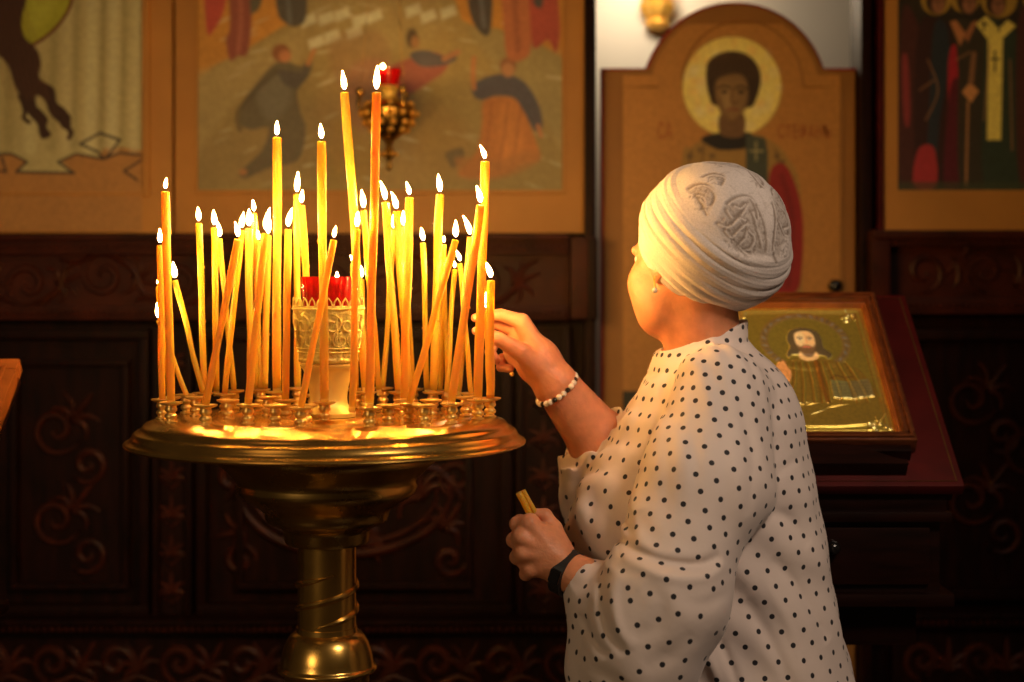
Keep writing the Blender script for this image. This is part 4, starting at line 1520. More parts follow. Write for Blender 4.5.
bm = new()
pr = [(.036, 1.2), (.045, 1.203), (.0465, 1.207), (.045, 1.210)]
for i in range(15): pr.append((.0455 + .0095 * (i / 14) ** 1.1, 1.212 + .076 * i / 14))
pr += [(.0545, 1.291), (.052, 1.289), (.0425, 1.212)]
lathe(bm, pr, c, 112, fil)
for k in range(26):                      # pierced crown along the rim
    a = 2 * PI * k / 26
    o = Vector((c[0] + .0545 * math.cos(a), c[1] + .0545 * math.sin(a), 1.292))
    q = [o + Vector((u * -math.sin(a), u * math.cos(a), w_)) for u, w_ in ((-.0055, -.001), (-.0040, .005), (0, .011), (.0040, .005), (.0055, -.001))]
    tube(bm, q, .0013, 5)
for k in range(13):                      # scrolls in relief
    a0 = 2 * PI * k / 13
    for sg in (1, -1):
        q = []
        for i in range(22):
            t = i / 21
            th = t * 2.4 * PI
            rr = .0155 * (1 - .8 * t)
            z = 1.250 + sg * .012 + rr * math.cos(th)
            aa = a0 + sg * .10 + rr * math.sin(th) * sg / .05
            R = .0462 + .0095 * ((z - 1.212) / .076)
            q.append(Vector((c[0] + R * math.cos(aa), c[1] + R * math.sin(aa), z)))
        tube(bm, q, .0019, 5)
        tube(bm, [Vector((c[0] + (.0470 + .0095 * ((z_ - 1.212) / .076)) * math.cos(a_), c[1] + (.0470 + .0095 * ((z_ - 1.212) / .076)) * math.sin(a_), z_)) for a_, z_ in
                  [(a0 + .24, 1.226 if sg < 0 else 1.276), (a0 + .21, 1.240 if sg < 0 else 1.264), (a0 + .26, 1.250)]], [.0010, .0028, .0010], 5)
for z_, r_ in ((1.219, .0480), (1.225, .0488), (1.286, .0565)):
    tube(bm, [Vector((c[0] + r_ * math.cos(t), c[1] + r_ * math.sin(t), z_)) for t in np.linspace(0, 2 * PI, 60)[:-1]], .0012, 5, closed=True)
obj('filigree_cup', bm, MATS['gold_cast'], ol)
bm = new()
lathe(bm, [(0, 1.262), (.032, 1.264), (.039, 1.29), (.0435, 1.333), (.0440, 1.336), (.0415, 1.336), (.037, 1.292), (.030, 1.268), (0, 1.266)], c, 96, lambda r, z, a: r * (1 + .02 * math.cos(24 * a)))
obj('red_glass', bm, MATS['red_glass'], ol)
bm = new()
lathe(bm, [(0, 1.322), (.0390, 1.322), (.0390, 1.324), (0, 1.324)], c, 32)
mat('lamp_oil', (.5, .03, .01), .1, var=.1, coat=.4)
obj('oil', bm, MATS['lamp_oil'], ol)
bm = new()
fc = Vector((LX + .0145, LY - .01, 1.322))
tube(bm, [fc, fc + Vector((0, 0, .006))], .0009, 6)
obj('wick', bm, MATS['wick_black'], ol)
bm = new()
flame_mesh(bm, fc + Vector((0, 0, .003)), .019, .0042, (0, 0))
obj('flame', bm, MATS['flame'], ol)

# ---------------------------------------------------------------- hanging lamp before the middle icon
HD = 4.05
hl = empty('hanging_lamp', P(389, 172, HD), 'ornate gilt hanging lamp with a red glass, before the middle wall icon', 'hanging lamp')
hc = P(389, 110, HD)
c = tuple(hc)
s = HD / F
bm = new()
lathe(bm, [(0, -61 * s), (2.5 * s, -59 * s), (3.4 * s, -56 * s), (2 * s, -52 * s), (3 * s, -49 * s), (6 * s, -46 * s), (8 * s, -43 * s), (5 * s, -40 * s), (3 * s, -36 * s), (5 * s, -31 * s), (12 * s, -26 * s), (19 * s, -21 * s), (24 * s, -14 * s), (27 * s, -6 * s), (28 * s, 0),
           (25 * s, 4 * s), (20 * s, 7 * s), (15 * s, 10 * s), (0, 10 * s)], c, 64, lambda r, z, a: r * (1 + .05 * math.sin(12 * a) * math.sin(z * 180)))
obj('body', bm, MATS['brass_dark'], hl)
bm = new()
for row, (rr, z, n) in enumerate(((27.5, -4, 13), (24, -13, 12), (18, -20, 9), (23, 5, 11), (7, -44, 6))):
    if row == 4:
        obj('beading', bm, MATS['lamp_gilt'], hl)
        bm = new()
    for k in range(n):
        a = 2 * PI * (k + .5 * (row % 2)) / n
        sphere(bm, hc + Vector((rr * s * math.cos(a), rr * s * math.sin(a), z * s)), 3.6 * s if row < 4 else 2.4 * s, 8, 6)
obj('finial_beading', bm, MATS['lamp_gilt'], hl)
bm = new()
lathe(bm, [(12 * s, 10 * s), (8 * s, 14 * s), (8 * s, 18 * s), (12 * s, 22 * s), (11 * s, 24 * s), (0, 24 * s)], c, 32)
obj('cup_ring', bm, MATS['gold_smooth'], hl)
bm = new()
lathe(bm, [(0, 23 * s), (9 * s, 24 * s), (11.5 * s, 32 * s), (13.5 * s, 41 * s), (12.5 * s, 41 * s), (10 * s, 32 * s), (0, 27 * s)], c, 32)
obj('red_glass', bm, MATS['red_glass'], hl)
TOPH = Vector((c[0], c[1], 2.62))
for k in range(3):
    a = 2 * PI * k / 3 - PI / 2 + .55 * 0 + PI / 3 * 0 + (.0)
    e = hc + Vector((29 * s * math.cos(a + .55), 29 * s * math.sin(a + .55), 8 * s))
    bm = new()
    q = [hc + Vector((20 * s * math.cos(a + .55), 20 * s * math.sin(a + .55), 2 * s)), hc + Vector((30 * s * math.cos(a + .55), 30 * s * math.sin(a + .55), 2 * s)), e + Vector((0, 0, 8 * s))]
    tube(bm, [Vector(v) for v in spline(q, 6)], 2.2 * s, 8)
    sphere(bm, e + Vector((0, 0, 10 * s)), 4.6 * s, 10, 8)
    obj('arm', bm, MATS['brass'], hl)
    bm = new()
    tube(bm, [e + Vector((0, 0, 8 * s)), TOPH], .0006, 5)
    obj('chain', bm, MATS['brass_dark'], hl)
bm = new()
tube(bm, [TOPH, TOPH + Vector((0, 0, .03)), Vector((c[0], 4.37, 2.66))], .008, 8)
obj('wall_bracket', bm, MATS['thin_gold'], hl)
bm = new()
flame_mesh(bm, hc + Vector((-6 * s, -4 * s, 37 * s)), 8 * s, 2.4 * s, (0, 0))
obj('flame', bm, MATS['flame'], hl)
# ================================================================ the woman
TD = 2.62


def V3(*a): return np.array(P(*a))


woman = empty('person', (P(712, 500, TD).x, TD, 0.0), 'person in white polka-dot blouse and lace head wrap reaching to the candles', 'person')

# head frame
ah, tilt = math.radians(51), math.radians(8)
F0 = np.array([-math.cos(ah), math.sin(ah), 0])
LH = np.array([-F0[1], F0[0], 0])
ZU = np.array([0, 0, 1.0])
FH = F0 * math.cos(tilt) - ZU * math.sin(tilt)
UH = ZU * math.cos(tilt) + F0 * math.sin(tilt)
HC = V3(687, 256, 2.60)
RH = np.array([FH, LH, UH])


def H(f, l, u): return HC + FH * f + LH * l + UH * u


# torso frame
at_ = math.radians(10)
FT = np.array([-math.cos(at_), math.sin(at_), 0])
LT = np.array([-FT[1], FT[0], 0])

# ---- joints of the arms and hands (photo point and distance)
SHL, ELL, WRL = V3(714, 400, 2.50), V3(666, 622, 2.37), V3(562, 568, 2.460)
SHR, ELR, WRR = V3(712, 400, 2.76), V3(636, 488, 2.72), V3(556, 385, 2.655)


def right_hand(S, arm=True):
    S.capsule(WRR, V3(538, 358, 2.655), .034, .032, .012)
    S.ellipsoid(V3(538, 362, 2.652), (.038, .023, .038), None, .012)
    S.ellipsoid(V3(521, 350, 2.668), (.030, .022, .030), None, .010)
    k = .010
    S.capsule(V3(545, 362, 2.65), V3(522, 322, 2.652), .020, .0145, k)      # metacarpals
    S.capsule(V3(546, 364, 2.66), V3(517, 331, 2.672), .019, .0145, k)
    S.capsule(V3(546, 368, 2.665), V3(515, 344, 2.688), .019, .0135, k)
    S.capsule(V3(546, 374, 2.665), V3(518, 357, 2.692), .019, .0125, k)
    S.capsule(V3(546, 376, 2.64), V3(521, 352, 2.622), .021, .0155, k)      # thumb root
    f = .0022
    for q, rr in (((V3(522, 322, 2.652), V3(501, 315, 2.650), V3(485, 315, 2.647), V3(475, 318, 2.643)), (.0132, .0102, .0086, .0068)),
                  ((V3(517, 331, 2.672), V3(496, 323, 2.674), V3(484, 326, 2.668), V3(477, 331, 2.66)), (.0128, .0098, .0085, .0068)),
                  ((V3(515, 344, 2.688), V3(495, 341, 2.690), V3(490, 352, 2.676), V3(496, 360, 2.664)), (.0122, .0098, .0088, .0075)),
                  ((V3(518, 357, 2.692), V3(502, 359, 2.690), V3(501, 367, 2.676), V3(510, 369, 2.664)), (.0112, .0090, .0080, .0068)),
                  ((V3(521, 352, 2.622), V3(499, 339, 2.612), V3(485, 332, 2.615), V3(476, 331, 2.622)), (.0155, .0118, .0098, .0072))):
        for i in range(3):
            S.capsule(q[i], q[i + 1], rr[i], rr[i + 1], f)
    S.capsule(V3(512, 334, 2.615), V3(496, 328, 2.615), .003, .002, .006, 's')  # cleft between thumb and fingers


def left_hand(S):
    S.capsule(WRL, V3(554, 562, 2.458), .0285, .028, .006)
    k = .010
    KN = (V3(530, 523, 2.452), V3(522, 537, 2.447), V3(523, 553, 2.447), V3(531, 569, 2.452))
    for q, r in zip(KN, (.0145, .0150, .0142, .0128)):
        S.capsule(V3(556, 557, 2.457), q, .021, r, k)
    S.ellipsoid(V3(543, 550, 2.462), (.036, .020, .040), None, .012)
    f = .0045
    S.ellipsoid(V3(524, 547, 2.462), (.016, .014, .036), None, .010)
    for kn, pip, dip, tip, rr in ((KN[0], V3(517, 524, 2.468), V3(520, 521, 2.486), V3(534, 521, 2.494), (.0140, .0112, .0098, .0085)),
                                  (KN[1], V3(514, 540, 2.464), V3(521, 534, 2.486), V3(536, 533, 2.492), (.0140, .0115, .0100, .0085)),
                                  (KN[2], V3(517, 557, 2.464), V3(523, 547, 2.486), V3(537, 545, 2.492), (.0134, .0110, .0096, .0080)),
                                  (KN[3], V3(526, 574, 2.466), V3(529, 560, 2.484), V3(540, 557, 2.490), (.0120, .0098, .0086, .0074))):
        q = (kn, pip, dip, tip)
        for i in range(3): S.capsule(q[i], q[i + 1], rr[i], rr[i + 1], f)
    # thumb laid over the top
    q = (V3(562, 551, 2.475), V3(553, 529, 2.478), V3(545, 516, 2.480), V3(536, 514, 2.480))
    rr = (.0175, .0145, .0112, .0088)
    for i in range(3): S.capsule(q[i], q[i + 1], rr[i], rr[i + 1], .004 if i else .012)
    # tendons on the back of the hand
    for kn in KN[:3]: S.capsule(V3(556, 556, 2.440), kn + np.array([0, -.010, 0]), .003, .0045, .010)


def body_solid():
    S = Solid((-.06, 2.28, 0.0), (.62, 2.98, 1.53), .0030)
    k = .02
    # skull and face
    S.ellipsoid(H(-.012, 0, .030), (.092, .074, .092), RH, 0)
    S.ellipsoid(H(.026, 0, -.040), (.066, .063, .078), RH, .03)
    S.capsule(H(.058, .030, -.090), H(.058, -.030, -.090), .026, None, .03)
    S.ellipsoid(H(.078, 0, -.104), (.020, .020, .017), RH, .018)               # chin
    S.ellipsoid(H(.030, 0, -.104), (.050, .046, .026), RH, .03)                # soft under-chin
    for s in (1, -1):
        S.ellipsoid(H(.056, s * .044, -.038), (.031, .028, .032), RH, .025)    # cheek
        S.ellipsoid(H(.030, s * .056, -.075), (.030, .016, .030), RH, .03)     # jaw
        S.ellipsoid(H(.090, s * .031, .006), (.016, .018, .012), RH, .012, 's')  # eye hollow
        S.capsule(H(.084, s * .014, .022), H(.072, s * .046, .020), .009, .006, .014)  # brow
        S.ellipsoid(H(-.008, s * .078, -.010), (.020, .007, .031), RH, .005)   # ear
        S.ellipsoid(H(-.006, s * .084, -.006), (.010, .004, .018), RH, .004, 's')
        S.ellipsoid(H(-.004, s * .075, -.036), (.009, .006, .010), RH, .004)   # ear lobe
    S.capsule(H(.092, 0, .010), H(.112, 0, -.026), .0075, .0115, .012)         # nose
    for s in (1, -1): S.ellipsoid(H(.102, s * .012, -.029), (.010, .008, .008), RH, .006)
    S.ellipsoid(H(.092, 0, -.060), (.012, .024, .006), RH, .008)               # lips
    S.ellipsoid(H(.091, 0, -.071), (.012, .021, .007), RH, .008)
    S.capsule(H(.106, .020, -.065), H(.106, -.020, -.065), .0018, None, .003, 's')
    # neck
    S.capsule(H(-.020, 0, -.05), V3(705, 372, 2.62), .058, .064, .02)
    S.capsule(H(.000, .046, -.045), V3(676, 362, 2.60), .012, .010, .02)       # neck tendon
    # trunk and legs (under the clothes)
    tc = [V3(715, y, TD) for y in (450, 500, 560, 650, 740)]
    for (a, b, r1, r2) in ((0, 1, .10, .115), (1, 2, .115, .12), (2, 3, .12, .125), (3, 4, .125, .14)):
        S.capsule(tc[a], tc[b], r1, r2, .03)
    for s in (1, -1):
        hip = tc[4] + LT * s * .08
        kn = np.array([hip[0], hip[1], .45]) + FT * .02
        an = np.array([hip[0], hip[1], .085])
        S.capsule(hip, kn, .085, .058, .03)
        S.capsule(kn, an, .056, .038, .02)
        S.capsule(an + ZU * -.045 - FT * .03, an + ZU * -.05 + FT * .13, .035, .03, .02)
    # arms
    S.capsule(SHL, ELL, .058, .046, .03)
    S.capsule(ELL, ELL + (WRL - ELL) * .35, .045, .044, .02)
    S.capsule(ELL + (WRL - ELL) * .35, WRL, .044, .029, .008)
    S.capsule(SHR, ELR, .058, .050, .03)
    S.capsule(ELR, ELR + (WRR - ELR) * .40, .050, .0535, .02)
    S.capsule(ELR + (WRR - ELR) * .40, WRR, .0535, .0365, .02)
    right_hand(S)
    left_hand(S)
    return S


S = body_solid()
co, q = S.mesh()
del S


def keep(co, q, fn):
    m = fn(co[q].mean(1))
    q = q[m]
    used = np.unique(q)
    re = np.full(len(co), -1)
    re[used] = np.arange(len(used))
    return co[used], re[q]


dR = (WRR - ELR) / np.linalg.norm(WRR - ELR)
dL = (WRL - ELL) / np.linalg.norm(WRL - ELL)
CUTR = WRR - dR * .010
CUTL = WRL - dL * .010


def in_r(c): return ((c - CUTR) @ dR > 0) & (np.linalg.norm(c - WRR, axis=1) < .2) & (c[:, 0] < .13)
def in_l(c): return ((c - CUTL) @ dL > 0) & (np.linalg.norm(c - WRL, axis=1) < .17) & (c[:, 0] < .11)


parts = [keep(co, q, lambda c: ~(in_r(c) | in_l(c)))]
for fn, test, W in ((right_hand, in_r, WRR), (left_hand, in_l, WRL)):
    G = Solid(W - np.array([.17, .09, .09]), W + np.array([.06, .09, .15]), .00135)
    if fn is right_hand:
        G.capsule(ELR + (WRR - ELR) * .40, WRR, .0535, .0365, .02)
    else:
        G.capsule(ELL + (WRL - ELL) * .35, WRL, .044, .029, .02)
    fn(G)
    c_, q_ = G.mesh()
    parts.append(keep(c_, q_, lambda c: test(c)))
off = 0
cs_, qs_ = [], []
for c_, q_ in parts:
    cs_.append(c_)
    qs_.append(q_ + off)
    off += len(c_)
me = mesh_np('body', np.concatenate(cs_), np.concatenate(qs_))
me.materials.append(MATS['skin'])
set_smooth(me)
body = link_mesh('body', me, woman)

# eyes, brows, lips
for s in (1, -1):
    bm = new()
    sphere(bm, H(.0745, s * .030, .006), .0118, 16, 10)
    e = obj('eye', bm, MATS['eye_white'], woman)
    bm = new()
    sphere(bm, H(.0816, s * .030, .006), .0058, 12, 8)
    obj('iris', bm, MATS['eye_iris'], e)
    bm = new()
    tube(bm, [H(.0925, s * .013, .026), H(.0885, s * .030, .030), H(.074, s * .047, .026)], [.0015, .002, .001], 6)
    obj('eyebrow', bm, MATS['hair'], woman)
bm = new()
sphere(bm, H(.0945, 0, -.0600), 1, 16, 10, (.011, .022, .0052), Matrix([list(r) for r in RH.T]).to_3x3())
sphere(bm, H(.0935, 0, -.0710), 1, 16, 10, (.011, .019, .0062), Matrix([list(r) for r in RH.T]).to_3x3())
obj('lips', bm, MATS['lip_red'], woman)

# ---------------------------------------------------------------- head wrap
TC = V3(715, 236, 2.585)
TR = 77.0 / F * 2.585
AX = np.array([.47, -.57, .675])
AX /= np.linalg.norm(AX)
E1 = np.array([1.0, 0, 0]) - AX * AX[0]
E1 /= np.linalg.norm(E1)
E2 = np.cross(AX, E1)


def uv_of(p):
    v = (p - TC)
    v = v / np.linalg.norm(v, axis=-1, keepdims=True)
    th = np.degrees(np.arccos(np.clip(v @ AX, -1, 1)))
    ph = np.arctan2(v @ E2, v @ E1)
    return th * np.cos(ph), th * np.sin(ph)


def px_uv(x, y):
    vx, vz = (x - 715) / 77.0, (237 - y) / 77.0
    rr = vx * vx + vz * vz
    if rr > .98:
        s_ = math.sqrt(.98 / rr)
        vx, vz, rr = vx * s_, vz * s_, .98
    a, b = uv_of(TC + np.array([vx, -math.sqrt(1 - rr), vz]))
    return float(a), float(b)


def U(pts): return [px_uv(*p) for p in pts]


cv = Canvas(-130, -130, 130, 130, .7, (206, 196, 190), (1, 1, 1))
cv.noise(.03, 10, 10, 3, 4)
DK, MD = (128, 113, 100), (160, 147, 136)


def lace(outline, petals, seed):
    """open flower: thin net ground, darker gaps between petals, pale petal rims"""
    rl = np.random.default_rng(seed)
    o = np.array(outline, float)
    cv.poly(U(outline), MD, 3, .5)
    lo, hi = o.min(0), o.max(0)
    for _ in range(int((hi - lo).prod() / 9)):
        x, y = rl.uniform(lo[0], hi[0]), rl.uniform(lo[1], hi[1])
        c_ = o.mean(0)
        if (((np.array([x, y]) - c_) / (hi - lo)) ** 2).sum() > .2: continue
        cv.stroke(U([(x, y), (x + rl.uniform(-3, 3), y + rl.uniform(-3, 3))]), .9, DK, 1.0, .5, sm=False)
    for p_ in petals:
        cv.stroke(U(p_), 2.8, DK, 2.0, .75)
        cv.stroke(U([(x + 1.9, y + 1.5) for x, y in p_]), 1.5, (210, 200, 194), 1.2, .8)


lace([(716, 208), (726, 200), (734, 204), (744, 199), (750, 214), (755, 234), (762, 250), (754, 258), (742, 254), (736, 260), (726, 246), (716, 240), (708, 226)],
     [[(718, 206), (728, 200), (740, 199), (746, 208), (748, 220)], [(716, 212), (722, 220), (732, 214), (738, 206)], [(707, 226), (716, 229), (726, 223), (734, 213)],
      [(714, 233), (720, 239), (728, 232), (736, 226), (735, 238), (729, 246)], [(738, 232), (744, 240), (740, 250), (733, 252)], [(748, 208), (755, 224), (758, 240), (757, 253)],
      [(742, 214), (748, 232), (752, 250)], [(727, 248), (735, 255), (742, 257)], [(724, 208), (730, 210), (735, 206)], [(722, 226), (728, 220), (734, 222)]], 1)
lace([(680, 190), (690, 184), (702, 187), (707, 198), (703, 208), (697, 216), (690, 208), (686, 198)],
     [[(682, 190), (690, 186), (700, 188), (706, 198), (703, 207)], [(688, 196), (694, 199), (696, 208)], [(690, 200), (694, 206), (693, 211)], [(695, 211), (698, 217)]], 2)
lace([(698, 178), (708, 174), (718, 178), (716, 188), (708, 182)], [[(697, 178), (706, 175), (717, 179), (714, 187)]], 3)
lace([(768, 194), (776, 187), (786, 202), (791, 222), (790, 240), (780, 242), (772, 258), (765, 262), (767, 236)],
     [[(768, 196), (772, 188), (780, 192), (786, 204)], [(766, 206), (769, 220), (767, 236), (765, 252)], [(774, 206), (782, 214), (786, 226), (779, 230)], [(772, 222), (780, 236), (788, 236)], [(778, 196), (787, 210), (790, 224)], [(766, 256), (768, 264)]], 4)
lace([(744, 170), (752, 168), (762, 184), (758, 190), (750, 184)], [[(750, 171), (756, 176), (760, 184), (756, 188)], [(746, 172), (752, 182), (758, 189)]], 5)
lace([(706, 161), (724, 161), (748, 166), (744, 171), (724, 166)], [[(706, 162), (716, 164), (726, 163), (736, 168)], [(728, 162), (740, 164), (748, 169)]], 6)
rr_ = np.random.default_rng(5)
for k in range(46):                       # net of small holes on the far side and round the crown
    a, q = rr_.uniform(0, 6.28), rr_.uniform(12, 62)
    x, y = q * math.cos(a), q * math.sin(a)
    cv.stroke([(x, y), (x + rr_.uniform(-4, 4), y + rr_.uniform(-4, 4)), (x + rr_.uniform(-6, 6), y + rr_.uniform(-6, 6))], 1.0, MD, 1.2, .35)
NT, NP = 210, 420
th = np.linspace(0.0, 1.0, NT)
TH = np.where(th < .94, th / .94 * 124.0, 124.0 + (th - .94) / .06 * 8.0)
PHI = np.linspace(0, 2 * PI, NP, endpoint=False)
T2, P2 = np.meshgrid(TH, PHI, indexing='ij')
tr = np.radians(T2)
dirs = AX[None, None] * np.cos(tr)[..., None] + (E1[None, None] * np.cos(P2)[..., None] + E2[None, None] * np.sin(P2)[..., None]) * np.sin(tr)[..., None]
edge = 63 + 3 * np.sin(P2 * 2 + 1) + 2 * np.sin(P2 * 3)
sm = 1 / (1 + np.exp(-(T2 - edge) / 1.6))
band = (T2 - edge) / (124 - edge)
fold = .5 + .5 * np.cos(2 * PI * (band * 7.0 + .16 * np.sin(P2 * 2 + .4) + .10 * np.sin(3 * P2 + 2)))
fold = fold ** .42
bulge = np.sin(np.clip(band, 0, 1) * PI)
rad = TR * (.968 + .010 * np.sin(P2 * 9 + T2 * .12) * (.5 + .5 * np.sin(P2 + 1)) * np.clip(T2 / 40, 0, 1) + .006 * np.sin(T2 * .11 + 2.2 * np.sin(P2 + .6)))
rad = rad * (1 - sm) + sm * TR * (.978 + .016 * bulge + .034 * fold * (.6 + .4 * np.sin(P2 * 3 + band * 9)))
pu, pv = px_uv(774, 270)
pa_ = np.arctan2(T2 * np.sin(P2) - pv, T2 * np.cos(P2) - pu)
pd_ = np.hypot(T2 * np.cos(P2) - pu, T2 * np.sin(P2) - pv)
rad += (1 - sm) * TR * .012 * (np.abs(np.sin(pa_ * 7.5 + .25 * np.sin(pd_ * .09))) ** .7 - .5) * np.clip(pd_ / 22, 0, 1) * np.clip(1.6 - pd_ / 90, .3, 1)
fine = .0010 * np.sin(T2 * 2.1 + 4 * np.sin(P2 * 2.0)) + .0006 * np.sin(P2 * 57 + T2 * .7)
rad = rad * (1 + fine * (.4 + .9 * sm))
rad = np.where(T2 > 124, rad * (1 - (T2 - 124) / 8 * .24), rad)
rad *= 1 + .055 * np.clip(dirs[..., 0], 0, 1) * np.clip(-dirs[..., 2], 0, 1) * 2      # fuller at the nape
pts = TC + dirs * rad[..., None]
u_, v_ = T2 * np.cos(P2), T2 * np.sin(P2)
iu = np.clip(np.round((u_ + 130) / .7).astype(int), 0, cv.nx - 1)
iv = np.clip(np.round((v_ + 130) / .7).astype(int), 0, cv.ny - 1)
cols = cv.c[iv, iu]
dark = np.clip((cv.col((206, 196, 190)).mean() - cols.mean(-1)) * 3, 0, 1)
pts = pts - dirs * (dark * .0016)[..., None]
idx = np.arange(NT * NP).reshape(NT, NP)
nx_ = np.roll(idx, -1, 1)
qd = np.stack([idx[:-1], idx[1:], nx_[1:], nx_[:-1]], -1).reshape(-1, 4)
me = mesh_np('head_wrap', pts.reshape(-1, 3), qd)
a_ = me.attributes.new('paint', 'FLOAT_COLOR', 'POINT')
a_.data.foreach_set('color', np.concatenate([cols.reshape(-1, 3), np.zeros((NT * NP, 1))], 1).astype(np.float32).ravel())
lm = paint_mat('lace_cloth', .85, .25, bscale=420)
me.materials.append(lm)
set_smooth(me)
wrap = link_mesh('head_wrap', me, woman)

# ---------------------------------------------------------------- blouse
BLO, BHI, BH = (-.02, 2.20, .58), (.64, 2.96, 1.30), .0030


def torso_solid():
    S = Solid(BLO, BHI, BH)
    st = [(296, 655, 749, .077), (340, 655, 749, .077), (350, 654, 758, .084), (362, 652, 773, .106), (376, 646, 786, .132), (392, 636, 796, .154), (416, 622, 804, .168), (460, 599, 811, .176), (500, 580, 818, .178), (535, 568, 824, .178),
          (580, 568, 832, .18), (620, 574, 842, .183), (682, 582, 856, .19), (760, 590, 866, .2)]
    zz = np.array([CAMZ - (y - HOR) / F * TD for y, _, _, _ in st])[::-1]
    xl = np.array([(a - 512) / F * TD for _, a, _, _ in st])[::-1]
    xr = np.array([(b - 512) / F * TD for _, _, b, _ in st])[::-1]
    bb = np.array([b for _, _, _, b in st])[::-1]
    z = S.ax[2]
    # smooth interpolation of the stations
    def itp(v):
        zi = np.linspace(zz[0], zz[-1], 400)
        vi = np.interp(zi, zz, v)
        kz = np.exp(-np.linspace(-2, 2, 21) ** 2)
        kz /= kz.sum()
        vp = np.pad(vi, 10, mode='edge')
        return np.interp(z, zi, np.convolve(vp, kz, 'valid'))
    XL, XR, B = itp(xl), itp(xr), itp(bb)
    cx, a = (XL + XR) / 2, (XR - XL) / 2 * .985
    cyy = TD + .0 * z
    x = S.ax[0][:, None, None] - cx[None, None, :]
    y = S.ax[1][None, :, None] - TD
    u = x * FT[0] + y * FT[1]
    v = x * LT[0] + y * LT[1]
    pw = 2.25
    k0 = (np.abs(u / a[None, None]) ** pw + np.abs(v / B[None, None]) ** pw) ** (1 / pw)
    S.D = ((k0 - 1) * np.minimum(a, B)[None, None] * .92).astype(np.float32)
    # hem below
    S.D = np.maximum(S.D, (.615 - z)[None, None, :].astype(np.float32))
    return S


T = torso_solid()
# bust and belly fullness
X, Y, Z = S_xyz = (T.ax[0][:, None, None], T.ax[1][None, :, None], T.ax[2][None, None, :])
T.ellipsoid(V3(632, 522, 2.57), (.085, .10, .09), None, .06)
# stand-up collar: cut by a slanted plane, opened round the neck
pa, pb = V3(655, 352, TD), V3(749, 319, TD)
nn = np.array([-(pb - pa)[2], 0, (pb - pa)[0]])
nn /= np.linalg.norm(nn)
pl = (X - pa[0]) * nn[0] + (Z - pa[2]) * nn[2] + 0 * Y
nearneck = ((X - V3(702, 340, TD)[0]) ** 2 + (Y - TD) ** 2) < .13 ** 2
T.D = np.where(nearneck, np.maximum(T.D, pl.astype(np.float32)), T.D)
T.capsule(V3(703, 362, TD), V3(701, 290, TD), .066, .0705, .002, 's')
# band seam under the collar
seam = np.abs(pl + .030)
T.D += (np.where(nearneck, .0022 * np.exp(-(seam / .0035) ** 2), 0)).astype(np.float32)


def wave(d, lam, ph=0.0): return np.sin(2 * PI * (X * d[0] + Y * d[1] + Z * d[2]) / lam + ph)


lowmask = 1 / (1 + np.exp((Z - 1.02) / .05))
W_ = .0030 * lowmask * wave((.62, -.35, .70), .062) * (.6 + .4 * wave((.2, .5, -.4), .23, 1))
W_ = W_ + .0020 * lowmask * wave((.85, -.3, .42), .095, 2)
W_ = W_ + .0022 * wave((.78, .45, .43), .047, .5) * (1 / (1 + np.exp((X - .235) / .02)))         # pleats on the front
W_ = W_ + .0012 * wave((.3, .9, .2), .08, 2)
T.D += W_.astype(np.float32)

A = Solid(BLO, BHI, BH)                      # near sleeve
pS, pM, pE = V3(716, 386, 2.475), V3(700, 480, 2.425), V3(662, 600, 2.365)
A.capsule(pS, pM, .062, .088, .03)
A.capsule(V3(728, 400, 2.50), V3(722, 490, 2.45), .066, .080, .04)
A.capsule(pM, pE, .088, .094, .03)
A.capsule(pE, V3(642, 636, 2.36), .094, .084, .03)
A.capsule(V3(654, 622, 2.365), V3(606, 606, 2.42), .082, .054, .03)
A.capsule(V3(606, 604, 2.42), V3(589, 587, 2.444), .054, .041, .03)
A.capsule(V3(638, 660, 2.37), V3(612, 672, 2.405), .078, .060, .035)
A.capsule(V3(638, 670, 2.37), V3(625, 720, 2.395), .078, .060, .035)
A.capsule(V3(606, 614, 2.42), V3(604, 668, 2.41), .050, .054, .03)
# folds drawn over the cloth: lines in the plane of the sleeve, near side only
def crease(S_, line, d, amp, sig, ymax):
    """amp > 0 sinks a valley along the line, amp < 0 raises a ridge"""
    q = np.array([P(x, y, d) for x, y in spline(line, 5)])
    dd = np.full((len(S_.ax[0]), 1, len(S_.ax[2])), 1e9)
    tp = np.zeros_like(dd)
    for i in range(len(q) - 1):
        (xa, za), (xb, zb) = q[i][[0, 2]], q[i + 1][[0, 2]]
        dx, dz = xb - xa, zb - za
        t = np.clip(((X - xa) * dx + (Z - za) * dz) / (dx * dx + dz * dz + 1e-12), 0, 1)
        dist = (X - xa - t * dx) ** 2 + (Z - za - t * dz) ** 2
        s_ = (i + t) / (len(q) - 1)
        nearer = dist < dd
        dd = np.where(nearer, dist, dd)
        tp = np.where(nearer, np.clip(np.sin(PI * s_), 0, 1) ** .7, tp)
    g = amp * tp * np.exp(-dd / (sig * sig)) / (1 + np.exp((Y - ymax) / .012))
    S_.D += g.astype(np.float32)


